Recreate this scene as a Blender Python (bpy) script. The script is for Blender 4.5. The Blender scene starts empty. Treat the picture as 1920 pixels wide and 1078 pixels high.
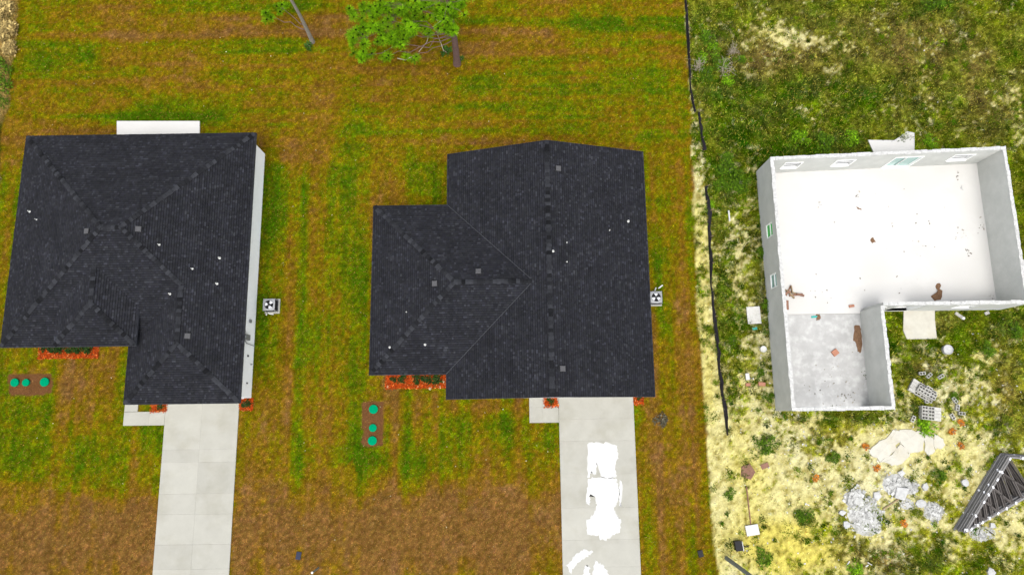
import bpy, math, random
import numpy as np
from mathutils import Vector, Matrix

random.seed(7)
rng = np.random.default_rng(11)
scene = bpy.context.scene
col = scene.collection

# ------------------------------------------------------------------ camera
CAM_H = 45.0
FPX = 1280.0
CR = np.array([[0.99990383, 0.0133469, 0.00376695],
               [-0.01243281, 0.98304928, -0.18291948],
               [-0.0061445, 0.18285505, 0.98312068]])
cam_d = bpy.data.cameras.new('camera')
cam = bpy.data.objects.new('camera', cam_d)
col.objects.link(cam)
cam_d.sensor_width = 36.0
cam_d.sensor_fit = 'HORIZONTAL'
cam_d.lens = 36.0 * FPX / 1920.0
cam_d.clip_end = 2000.0
m = Matrix([list(r) for r in CR]).to_4x4()
m.translation = (0, 0, CAM_H)
cam.matrix_world = m
scene.camera = cam

# ------------------------------------------------------------------ world, sun, exposure
SUN_EL, SUN_AZ = math.radians(70), math.radians(178)      # azimuth clockwise from +Y (north)
world = bpy.data.worlds.new('World')
scene.world = world
world.use_nodes = True
wn = world.node_tree.nodes
wl = world.node_tree.links
bg = wn['Background']
sky = wn.new('ShaderNodeTexSky')
sky.sky_type = 'NISHITA'
sky.sun_disc = False
sky.sun_elevation = SUN_EL
sky.sun_rotation = SUN_AZ
sky.dust_density = 4.0
hs = wn.new('ShaderNodeHueSaturation')
hs.inputs['Saturation'].default_value = 0.30          # cloud cover greys the sky
wl.new(sky.outputs[0], hs.inputs['Color'])
wl.new(hs.outputs[0], bg.inputs[0])
bg.inputs[1].default_value = 0.15
sun_d = bpy.data.lights.new('sun', 'SUN')
sun_d.energy = 0.55
sun_d.angle = math.radians(35)
sun_d.color = (1.0, 0.965, 0.91)
sun = bpy.data.objects.new('sun', sun_d)
col.objects.link(sun)
sd = Vector((math.sin(SUN_AZ) * math.cos(SUN_EL), math.cos(SUN_AZ) * math.cos(SUN_EL), math.sin(SUN_EL)))
sun.rotation_euler = sd.to_track_quat('Z', 'Y').to_euler()
sun.location = (0, 0, 60)
scene.render.engine = 'CYCLES'
scene.view_settings.view_transform = 'Standard'
scene.view_settings.look = 'None'
scene.view_settings.gamma = 1.0
scene.view_settings.exposure = 1.28


# ------------------------------------------------------------------ helpers
def W(px, py, z=0.0):
    """photo pixel -> world point on the horizontal plane at height z"""
    d = CR @ np.array([px - 960.0, -(py - 539.0), -FPX])
    t = (z - CAM_H) / d[2]
    return (d[0] * t, d[1] * t, z)


def srgb(r, g, b):
    def f(c):
        c /= 255.0
        return c / 12.92 if c <= 0.04045 else ((c + 0.055) / 1.055) ** 2.4
    return (f(r), f(g), f(b))


class MB:
    def __init__(s):
        s.v, s.f, s.c = [], [], []

    def face(s, pts, c=None):
        n = len(s.v)
        s.v += [tuple(p) for p in pts]
        s.f.append(tuple(range(n, n + len(pts))))
        s.c.append(c or (1, 1, 1))

    def raw(s, vs, fs, c=None):
        n = len(s.v)
        s.v += [tuple(p) for p in vs]
        for f in fs:
            s.f.append(tuple(i + n for i in f))
            s.c.append(c or (1, 1, 1))

    def box(s, x0, x1, y0, y1, z0, z1, c=None):
        s.raw([(x0, y0, z0), (x1, y0, z0), (x1, y1, z0), (x0, y1, z0),
               (x0, y0, z1), (x1, y0, z1), (x1, y1, z1), (x0, y1, z1)],
              [(3, 2, 1, 0), (4, 5, 6, 7), (0, 1, 5, 4), (1, 2, 6, 5), (2, 3, 7, 6), (3, 0, 4, 7)], c)

    def obox(s, ctr, size, rz=0.0, M=None, c=None):
        R = M if M is not None else Matrix.Rotation(rz, 3, 'Z')
        sx, sy, sz = size[0] / 2, size[1] / 2, size[2] / 2
        ctr = Vector(ctr)
        vs = [ctr + R @ Vector((a * sx, b * sy, d * sz)) for d in (-1, 1) for a, b in ((-1, -1), (1, -1), (1, 1), (-1, 1))]
        s.raw(vs, [(3, 2, 1, 0), (4, 5, 6, 7), (0, 1, 5, 4), (1, 2, 6, 5), (2, 3, 7, 6), (3, 0, 4, 7)], c)

    def bar(s, p0, p1, w, h, c=None, up=(0, 0, 1)):
        p0, p1 = Vector(p0), Vector(p1)
        x = (p1 - p0)
        L = x.length
        x.normalize()
        y = Vector(up).cross(x)
        if y.length < 1e-4:
            y = Vector((0, 1, 0)).cross(x)
        y.normalize()
        z = x.cross(y)
        s.obox((p0 + p1) / 2, (L, w, h), M=Matrix((x, y, z)).transposed(), c=c)

    def prism(s, poly, z0, z1, c=None):
        a = sum(poly[i][0] * poly[(i + 1) % len(poly)][1] - poly[(i + 1) % len(poly)][0] * poly[i][1] for i in range(len(poly)))
        if a < 0:
            poly = poly[::-1]
        n = len(poly)
        vs = [(p[0], p[1], z0) for p in poly] + [(p[0], p[1], z1) for p in poly]
        fs = [tuple(range(n - 1, -1, -1)), tuple(range(n, 2 * n))]
        fs += [(i, (i + 1) % n, (i + 1) % n + n, i + n) for i in range(n)]
        s.raw(vs, fs, c)

    def tube(s, pts, rad, n=8, c=None, cap=True):
        pts = [Vector(p) for p in pts]
        if not hasattr(rad, '__len__'):
            rad = [rad] * len(pts)
        vs = []
        for i, p in enumerate(pts):
            t = (pts[min(i + 1, len(pts) - 1)] - pts[max(i - 1, 0)]).normalized()
            a = t.cross(Vector((0.31, 0.95, 0.12)))
            if a.length < 0.1:
                a = t.cross(Vector((1, 0, 0)))
            a.normalize()
            b = t.cross(a)
            for k in range(n):
                an = 2 * math.pi * k / n
                vs.append(p + (a * math.cos(an) + b * math.sin(an)) * rad[i])
        fs = []
        for i in range(len(pts) - 1):
            for k in range(n):
                fs.append((i * n + k, i * n + (k + 1) % n, (i + 1) * n + (k + 1) % n, (i + 1) * n + k))
        if cap:
            fs.append(tuple(range(n - 1, -1, -1)))
            fs.append(tuple(range((len(pts) - 1) * n, len(pts) * n)))
        s.raw(vs, fs, c)

    def lathe(s, prof, ctr=(0, 0, 0), n=20, c=None):
        vs, fs = [], []
        for r, z in prof:
            for k in range(n):
                an = 2 * math.pi * k / n
                vs.append((ctr[0] + r * math.cos(an), ctr[1] + r * math.sin(an), ctr[2] + z))
        for i in range(len(prof) - 1):
            for k in range(n):
                fs.append((i * n + k, i * n + (k + 1) % n, (i + 1) * n + (k + 1) % n, (i + 1) * n + k))
        fs.append(tuple(range((len(prof) - 1) * n, len(prof) * n)))
        s.raw(vs, fs, c)


def wloc(o):
    p = Vector((0, 0, 0))
    while o is not None:
        p += o.location
        o = o.parent
    return p


def tag(o, label=None, cat=None, group=None, kind=None):
    if label:
        o['label'] = label
    if cat:
        o['category'] = cat
    if group:
        o['group'] = group
    if kind:
        o['kind'] = kind
    return o


def mesh_from(name, mb, mat=None, off=(0, 0, 0), smooth=False):
    me = bpy.data.meshes.new(name)
    me.from_pydata([(v[0] - off[0], v[1] - off[1], v[2] - off[2]) for v in mb.v], [], mb.f)
    a = me.attributes.new('col', 'FLOAT_COLOR', 'FACE')
    cc = np.ones((len(mb.f), 4), dtype=np.float32)
    cc[:, :3] = np.array(mb.c, dtype=np.float32).reshape(-1, 3)
    a.data.foreach_set('color', cc.ravel())
    if mat:
        me.materials.append(mat)
    if smooth:
        for p in me.polygons:
            p.use_smooth = True
    return me


def obj(name, mb, mat, parent=None, smooth=False, base=None):
    """link one mesh object; vertices are given in world coordinates"""
    if parent is not None:
        off = wloc(parent)
    else:
        off = Vector(base) if base is not None else Vector((0, 0, 0))
    o = bpy.data.objects.new(name, mesh_from(name, mb, mat, off, smooth))
    col.objects.link(o)
    if parent is not None:
        o.parent = parent
    else:
        o.location = off
    return o


def thing(name, loc, label, cat, group=None):
    o = bpy.data.objects.new(name, None)
    o.empty_display_size = 0.3
    col.objects.link(o)
    o.location = loc
    return tag(o, label, cat, group)


def shared(name, me, parent=None, loc=(0, 0, 0), rot=(0, 0, 0), scale=(1, 1, 1)):
    o = bpy.data.objects.new(name, me)
    col.objects.link(o)
    o.location = loc
    o.rotation_euler = rot
    o.scale = scale
    if parent is not None:
        o.parent = parent
    return o


def copy_tree(o, parent=None):
    c = o.copy()
    col.objects.link(c)
    c.parent = parent
    for ch in o.children:
        copy_tree(ch, c)
    return c


# ------------------------------------------------------------------ materials
ALB_K = 0.74            # surfaces are dimmer than they look at this exposure
KEEP = ('white_stucco', 'white_paint', 'white_pvc', 'grey_block', 'pale_slab', 'pale_mortar', 'zinc_plate', 'white_film', 'white_foam_board', 'weathered_lumber', 'galvanised_metal')


def mat(name, color, rough=0.85, var=0.15, scale=3.0, bump=0.0, bscale=40.0, attr=False, rnd=0.0, spec=0.10, metal=0.0,
        stain=None, stain_scale=0.6, stain_amt=0.5, detail=6.0):
    k = 1.0 if name in KEEP else ALB_K
    color = tuple(q * k for q in color)
    if stain:
        stain = tuple(q * k for q in stain)
    M = bpy.data.materials.new(name)
    M.use_nodes = True
    nt = M.node_tree
    N, L = nt.nodes, nt.links
    b = N['Principled BSDF']
    b.inputs['Roughness'].default_value = rough
    b.inputs['Specular IOR Level'].default_value = spec
    b.inputs['Metallic'].default_value = metal
    geo = N.new('ShaderNodeNewGeometry')
    no = N.new('ShaderNodeTexNoise')
    no.inputs['Scale'].default_value = scale
    no.inputs['Detail'].default_value = detail
    no.inputs['Roughness'].default_value = 0.65
    L.new(geo.outputs['Position'], no.inputs['Vector'])
    mr = N.new('ShaderNodeMapRange')
    mr.inputs[1].default_value = 0.25
    mr.inputs[2].default_value = 0.75
    mr.inputs[3].default_value = 1.0 - var
    mr.inputs[4].default_value = 1.0 + var
    L.new(no.outputs['Fac'], mr.inputs[0])
    if attr:
        at = N.new('ShaderNodeAttribute')
        at.attribute_name = 'col'
        mx0 = N.new('ShaderNodeMix')
        mx0.data_type = 'RGBA'
        mx0.blend_type = 'MULTIPLY'
        mx0.inputs[0].default_value = 1.0
        mx0.inputs[7].default_value = (*color, 1)
        L.new(at.outputs['Color'], mx0.inputs[6])
        csrc = mx0.outputs[2]
    else:
        rg = N.new('ShaderNodeRGB')
        rg.outputs[0].default_value = (*color, 1)
        csrc = rg.outputs[0]
    if stain:
        ns = N.new('ShaderNodeTexNoise')
        ns.inputs['Scale'].default_value = stain_scale
        ns.inputs['Detail'].default_value = 8.0
        ns.inputs['Roughness'].default_value = 0.6
        L.new(geo.outputs['Position'], ns.inputs['Vector'])
        rs = N.new('ShaderNodeMapRange')
        rs.inputs[1].default_value = 0.48
        rs.inputs[2].default_value = 0.68
        rs.inputs[3].default_value = 0.0
        rs.inputs[4].default_value = stain_amt
        L.new(ns.outputs['Fac'], rs.inputs[0])
        mx1 = N.new('ShaderNodeMix')
        mx1.data_type = 'RGBA'
        L.new(rs.outputs[0], mx1.inputs[0])
        L.new(csrc, mx1.inputs[6])
        mx1.inputs[7].default_value = (*stain, 1)
        csrc = mx1.outputs[2]
    fac = mr.outputs[0]
    if rnd > 0:
        oi = N.new('ShaderNodeObjectInfo')
        m2 = N.new('ShaderNodeMapRange')
        m2.inputs[3].default_value = 1.0 - rnd
        m2.inputs[4].default_value = 1.0 + rnd
        L.new(oi.outputs['Random'], m2.inputs[0])
        ml = N.new('ShaderNodeMath')
        ml.operation = 'MULTIPLY'
        L.new(fac, ml.inputs[0])
        L.new(m2.outputs[0], ml.inputs[1])
        fac = ml.outputs[0]
    vm = N.new('ShaderNodeVectorMath')
    vm.operation = 'SCALE'
    L.new(csrc, vm.inputs[0])
    L.new(fac, vm.inputs['Scale'])
    L.new(vm.outputs[0], b.inputs['Base Color'])
    if bump > 0:
        nb = N.new('ShaderNodeTexNoise')
        nb.inputs['Scale'].default_value = bscale
        nb.inputs['Detail'].default_value = 5.0
        L.new(geo.outputs['Position'], nb.inputs['Vector'])
        bp = N.new('ShaderNodeBump')
        bp.inputs['Strength'].default_value = bump
        bp.inputs['Distance'].default_value = 0.03
        L.new(nb.outputs['Fac'], bp.inputs['Height'])
        L.new(bp.outputs[0], b.inputs['Normal'])
    return M


M_ground = mat('ground_soil', (1, 1, 1), 0.95, 0.30, 9.0, 0.6, 30.0, attr=True, spec=0.0)
M_grass = mat('grass_blades', (1, 1, 1), 0.8, 0.12, 1.5, attr=True, spec=0.0)
M_leaf = mat('leaves', (1, 1, 1), 0.7, 0.15, 4.0, attr=True, rnd=0.15, spec=0.06)
M_needle = mat('pine_needles', (1, 1, 1), 0.7, 0.2, 3.0, attr=True, spec=0.06)
M_shingle = mat('asphalt_shingle', (0.0188, 0.0195, 0.0232), 0.9, 0.26, 0.9, 0.25, 120.0, attr=True, spec=0.10)
M_cap = mat('ridge_shingle', (0.0220, 0.0230, 0.0265), 0.9, 0.2, 6.0, 0.2, 90.0, rnd=0.7, spec=0.10)
M_deck = mat('roof_felt', (0.02, 0.021, 0.026), 0.95, 0.1, 3.0)
M_fascia = mat('fascia_paint', (0.055, 0.058, 0.068), 0.6, 0.08, 2.0)
M_soffit = mat('soffit_vinyl', (0.6, 0.6, 0.58), 0.7, 0.05, 2.0)
M_stucco = mat('white_stucco', (0.90, 0.91, 0.90), 0.85, 0.05, 1.2, 0.3, 60.0, stain=(0.76, 0.78, 0.78), stain_amt=0.35)
M_white = mat('white_paint', (0.78, 0.78, 0.76), 0.5, 0.04, 3.0)
M_pvc = mat('white_pvc', (0.50, 0.50, 0.47), 0.4, 0.03, 5.0)
M_vent = mat('grey_vent_metal', (0.085, 0.085, 0.088), 0.6, 0.1, 8.0)
M_dark = mat('dark_metal', (0.025, 0.025, 0.027), 0.6, 0.15, 8.0)
M_galv = mat('galvanised_metal', (0.22, 0.225, 0.23), 0.45, 0.1, 8.0, metal=0.3)
M_drive = mat('driveway_concrete', (0.385, 0.378, 0.330), 0.9, 0.07, 0.9, 0.15, 60.0, rnd=0.05, stain=(0.31, 0.30, 0.245), stain_scale=0.5, stain_amt=0.6)
M_slab = mat('pale_slab', (0.45, 0.442, 0.42), 0.85, 0.06, 0.7, 0.1, 60.0, stain=(0.36, 0.35, 0.32), stain_scale=0.35, stain_amt=0.45)
M_gslab = mat('dusty_slab', (0.43, 0.428, 0.412), 0.9, 0.16, 0.8, 0.15, 50.0, stain=(0.62, 0.62, 0.60), stain_scale=1.8, stain_amt=0.6, detail=9.0)
M_block = mat('grey_block', (0.43, 0.435, 0.405), 0.95, 0.10, 1.3, 0.5, 50.0, stain=(0.52, 0.52, 0.49), stain_scale=0.5, stain_amt=0.4)
M_cmu = mat('loose_block', (0.46, 0.45, 0.41), 0.95, 0.14, 9.0, 0.4, 60.0, rnd=0.14)
M_mortar = mat('pale_mortar', (0.38, 0.38, 0.365), 0.95, 0.30, 8.0, 0.5, 40.0)
M_rubble = mat('rubble_concrete', (0.49, 0.49, 0.475), 0.95, 0.22, 5.0, 0.6, 30.0, attr=True, rnd=0.08)
M_crust = mat('washout_crust', (0.53, 0.51, 0.435), 0.95, 0.10, 2.0, 0.4, 20.0, stain=(0.47, 0.42, 0.30), stain_scale=0.8, stain_amt=0.5)
M_glass = mat('tinted_glass', (0.30, 0.48, 0.44), 0.08, 0.05, 2.0, spec=0.6)
M_dglass = mat('dark_glass', (0.05, 0.06, 0.07), 0.08, 0.05, 2.0, spec=0.6)
M_green = mat('green_film', (0.12, 0.55, 0.14), 0.5, 0.1, 4.0)
M_lid = mat('green_plastic', (0.0004, 0.25, 0.115), 0.6, 0.08, 5.0, spec=0.0)
M_mulch = mat('red_mulch', (1, 1, 1), 0.95, 0.3, 14.0, 0.6, 40.0, attr=True)
M_bark = mat('pine_bark', (0.16, 0.10, 0.085), 0.95, 0.35, 9.0, 0.8, 25.0)
M_gbark = mat('grey_bark', (0.26, 0.235, 0.19), 0.95, 0.3, 7.0, 0.8, 25.0)
M_twig = mat('bleached_twig', (0.36, 0.31, 0.23), 0.9, 0.2, 6.0)
M_silt = mat('black_silt_fabric', (0.022, 0.019, 0.024), 0.75, 0.5, 4.0, 0.4, 20.0)
M_stake = mat('wooden_stake', (0.30, 0.22, 0.13), 0.9, 0.2, 8.0)
M_lumber = mat('weathered_lumber', (0.165, 0.16, 0.155), 0.85, 0.2, 4.0, 0.3, 30.0, rnd=0.15)
M_web = mat('brown_lumber', (0.095, 0.085, 0.078), 0.9, 0.25, 6.0, rnd=0.2)
M_plate = mat('zinc_plate', (0.60, 0.61, 0.63), 0.35, 0.05, 8.0)
M_board = mat('brown_board', (0.24, 0.13, 0.09), 0.85, 0.2, 6.0, rnd=0.15)
M_brick = mat('clay_brick', (0.36, 0.17, 0.11), 0.9, 0.2, 8.0, rnd=0.2)
M_dirt = mat('brown_dirt', (0.20, 0.115, 0.065), 0.95, 0.35, 12.0, 0.8, 30.0)
M_pole = mat('grey_pole', (0.20, 0.22, 0.19), 0.85, 0.2, 5.0)
M_black = mat('black_plastic', (0.02, 0.02, 0.022), 0.5, 0.1, 5.0)
M_teal = mat('teal_plastic', (0.05, 0.40, 0.36), 0.5, 0.1, 5.0)
M_navy = mat('navy_lid', (0.03, 0.035, 0.06), 0.6, 0.1, 5.0)
M_film = mat('white_film', (0.50, 0.50, 0.49), 0.7, 0.03, 2.0)
M_fedge = mat('pale_film_edge', (0.50, 0.50, 0.47), 0.85, 0.12, 5.0)
M_stone = mat('tan_stone', (0.52, 0.40, 0.24), 0.9, 0.2, 8.0)
M_pane = mat('grey_glass', (0.22, 0.23, 0.24), 0.15, 0.1, 2.0, spec=0.5)
M_foam = mat('white_foam_board', (0.44, 0.435, 0.41), 0.85, 0.06, 5.0, stain=(0.34, 0.32, 0.28), stain_scale=2.0, stain_amt=0.5)

# ------------------------------------------------------------------ noise and zones for the ground
TAB = rng.random((256, 256))


def vnoise(x, y):
    xi = np.floor(x).astype(int)
    yi = np.floor(y).astype(int)
    fx = x - xi
    fy = y - yi
    fx = fx * fx * (3 - 2 * fx)
    fy = fy * fy * (3 - 2 * fy)
    a = TAB[xi & 255, yi & 255]
    b = TAB[(xi + 1) & 255, yi & 255]
    c = TAB[xi & 255, (yi + 1) & 255]
    d = TAB[(xi + 1) & 255, (yi + 1) & 255]
    return (a * (1 - fx) + b * fx) * (1 - fy) + (c * (1 - fx) + d * fx) * fy


def fbm(x, y, sx, sy=None, oc=4, seed=0):
    sy = sy or sx
    t, a, n = 0, 1.0, 0
    for i in range(oc):
        t = t + a * vnoise(x / sx * 2 ** i + 17.3 * i + seed * 31.7, y / sy * 2 ** i + 9.1 * i + seed * 13.1)
        n += a
        a *= 0.55
    return t / n            # 0..1, mean 0.5


def sm(a, b, x):
    t = np.clip((x - a) / (b - a), 0, 1)
    return t * t * (3 - 2 * t)


PXM = 28.5                   # photo pixels per metre of ground


def blobs(X, Y, lst):
    out = np.zeros_like(X)
    for px, py, rx, ry, amp in lst:
        cx, cy, _ = W(px, py)
        k = PXM * (0.90 if py < 300 else 1.0)
        out += amp * np.exp(-(((X - cx) * k / rx) ** 2 + ((Y - cy) * k / ry) ** 2))
    return out


def polyline_x(Y, pts):
    w = sorted([W(*p)[:2] for p in pts], key=lambda q: q[1])
    return np.interp(Y, [q[1] for q in w], [q[0] for q in w])


def inpoly(X, Y, poly):
    r = np.zeros(X.shape, bool)
    n = len(poly)
    for i in range(n):
        x0, y0 = poly[i][:2]
        x1, y1 = poly[(i + 1) % n][:2]
        if y0 == y1:
            continue
        c = ((y0 > Y) != (y1 > Y)) & (X < (x1 - x0) * (Y - y0) / (y1 - y0) + x0)
        r ^= c
    return r


EDGE = [(1281, -40), (1283, 0), (1292, 150), (1297, 250), (1300, 400), (1308, 600), (1317, 700), (1324, 800), (1334, 950), (1346, 1085), (1352, 1140)]
FENCE = [(1286, -40), (1288, 0), (1294, 120), (1303, 205), (1312, 250), (1318, 290), (1323, 345), (1328, 420), (1335, 540), (1341, 640), (1352, 740), (1364, 815), (1372, 900), (1400, 1140)]
LEFTE = [(36, -40), (33, 0), (32, 60), (26, 112), (20, 130), (16, 190), (5, 240), (-3, 330), (-30, 500), (-60, 1000)]

G_BLOB = [(1140, 40, 140, 40, .16), (1090, 150, 160, 40, .1), (1260, 380, 30, 130, .1), (640, 300, 40, 220, .12), (520, 480, 16, 200, .15), (760, 300, 60, 60, .12), (590, 600, 5, 160, -.22), (615, 620, 5, 200, .15), (550, 700, 5, 160, -.15), (640, 420, 8, 160, .15), (505, 690, 10, 60, .2), (1000, 130, 60, 20, .1), (300, 218, 90, 10, .4), (1250, 500, 40, 200, .12), (82, 112, 48, 30, .55), (165, 105, 26, 26, .55), (300, 222, 150, 16, .5), (330, 195, 60, 16, .2), (120, 235, 60, 16, .2),
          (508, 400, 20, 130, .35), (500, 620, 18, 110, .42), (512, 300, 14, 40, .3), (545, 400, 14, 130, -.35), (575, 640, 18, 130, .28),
          (605, 330, 22, 190, -.12), (660, 250, 30, 130, .18), (675, 480, 16, 200, .22), (780, 330, 60, 40, .10), (825, 350, 12, 40, .3),
          (562, 850, 13, 80, .35), (694, 850, 30, 30, .45), (724, 800, 10, 60, .4), (670, 800, 10, 60, .35), (760, 880, 60, 40, .3),
          (950, 820, 90, 45, .22), (1030, 820, 16, 40, .25), (1015, 920, 30, 30, .2), (860, 790, 70, 20, .1), (900, 765, 110, 14, -.35),
          (700, 1000, 330, 70, -.55), (560, 1040, 130, 30, .1), (920, 980, 140, 50, -.2), (780, 745, 60, 14, -.2),
          (140, 850, 160, 55, .28), (60, 760, 60, 40, .25), (30, 870, 50, 40, .2), (150, 730, 60, 36, -.30), (200, 690, 40, 20, -.1), (225, 700, 12, 50, .25),
          (150, 1010, 220, 70, -.62), (290, 860, 14, 70, .2), (470, 950, 26, 160, -.35),
          (1270, 450, 20, 160, -.10), (1232, 520, 8, 80, .4), (1295, 450, 9, 400, .2), (1322, 900, 14, 240, .35), (1250, 900, 40, 200, -.16), (1240, 787, 18, 12, -.3),
          (1150, 60, 110, 40, .25), (1090, 110, 60, 30, .2), (1210, 150, 60, 60, .22), (1000, 215, 140, 30, -.05), (960, 50, 90, 40, -.05),
          (350, 70, 240, 40, -.15), (450, 160, 170, 30, -.25), (620, 70, 70, 60, -.25), (760, 150, 80, 30, -.2), (250, 130, 60, 30, .1),
          (1180, 40, 12, 12, -.4), (1025, 62, 10, 8, -.5), (1080, 240, 120, 12, .1), (1230, 260, 30, 30, .25)]
LAWN_RAMP = [(0.0, (150, 110, 56)), (0.22, (152, 114, 38)), (0.42, (146, 121, 16)), (0.58, (136, 131, 6)), (0.74, (114, 134, 4)), (1.0, (70, 118, 4))]


def ramp(t, R):
    xs = [r[0] for r in R]
    cs = np.array([srgb(*r[1]) for r in R])
    return np.stack([np.interp(t, xs, cs[:, i]) for i in range(3)], -1)


SODEDGE = [[W(*p)[:2] for p in q] for q in (
    [(-80, 898), (0, 903), (60, 908), (140, 920), (215, 936), (300, 930), (300, 1200), (-80, 1200)],
    [(664, 860), (664, 928), (830, 932), (832, 900), (905, 885), (930, 912), (1052, 930), (1056, 1200), (432, 1200), (436, 980), (540, 950), (575, 880), (640, 880)])]
S_BLOB = [(1700, 835, 80, 36, 1.2), (1750, 760, 60, 30, .2), (1495, 72, 70, 22, .8), (1470, 60, 30, 14, .3), (1560, 80, 40, 14, .3), (1905, 180, 20, 50, .6), (1915, 260, 16, 60, .4), (1380, 470, 22, 70, .6),
          (1400, 620, 40, 90, .55), (1430, 760, 30, 40, .4), (1390, 800, 50, 40, .4), (1500, 800, 120, 20, .25), (1420, 940, 90, 110, .75),
          (1500, 1040, 110, 40, .55), (1560, 900, 140, 70, .4), (1700, 900, 180, 90, .5), (1860, 900, 70, 60, .45), (1800, 740, 80, 40, .4), (1790, 690, 40, 20, .3),
          (1850, 660, 40, 40, .4), (1760, 640, 20, 12, .3), (1900, 1000, 60, 50, .5), (1720, 830, 90, 40, .3), (1720, 1010, 120, 40, .3), (1740, 620, 12, 30, .3),
          (1560, 380, 20, 20, .0), (1405, 380, 14, 20, .3), (1905, 750, 20, 60, -.3), (1330, 800, 30, 200, .2)]
B_BLOB = [(1440, 105, 110, 45, .7), (1640, 60, 160, 50, .35), (1760, 110, 130, 60, .5), (1850, 200, 60, 50, .55), (1890, 740, 30, 60, .7), (1650, 1050, 80, 36, .7),
          (1560, 870, 60, 40, .3), (1420, 560, 40, 60, .25), (1730, 690, 40, 14, .4), (1560, 820, 90, 30, .2), (1780, 600, 20, 20, .4), (1380, 700, 30, 30, .3)]
D_BLOB = [(1390, 230, 80, 80, .6), (1500, 175, 120, 26, .35), (1620, 170, 110, 40, .45), (1370, 340, 45, 40, .8), (1560, 270, 90, 26, .6), (1480, 270, 60, 20, .5),
          (1350, 110, 50, 70, .5), (1750, 12, 30, 18, .5), (1690, 650, 40, 16, .5), (1730, 670, 30, 30, .2), (1780, 660, 40, 40, .35), (1890, 620, 40, 40, .5),
          (1432, 480, 12, 90, .6), (1440, 590, 14, 70, .6), (1360, 520, 26, 110, .4), (1360, 730, 26, 50, .5), (1435, 832, 22, 16, .8), (1505, 962, 16, 20, .8), (1700, 770, 60, 14, .3),
          (1880, 795, 18, 16, .9), (1560, 860, 12, 14, .5), (1570, 855, 30, 14, .4), (1600, 1050, 10, 20, .6), (1780, 1055, 60, 20, .6), (1860, 1050, 40, 20, .4),
          (1370, 1000, 20, 40, .4), (1345, 1030, 14, 40, .5), (1430, 1050, 16, 16, .5), (1560, 785, 90, 8, .4), (1660, 1000, 10, 10, .5), (1840, 700, 30, 20, .4)]
Y_BLOB = [(1480, 1030, 110, 50, .8), (1400, 880, 40, 90, .5), (1320, 600, 14, 300, .3), (1560, 800, 120, 20, .3), (1900, 220, 30, 60, .4)]


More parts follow.
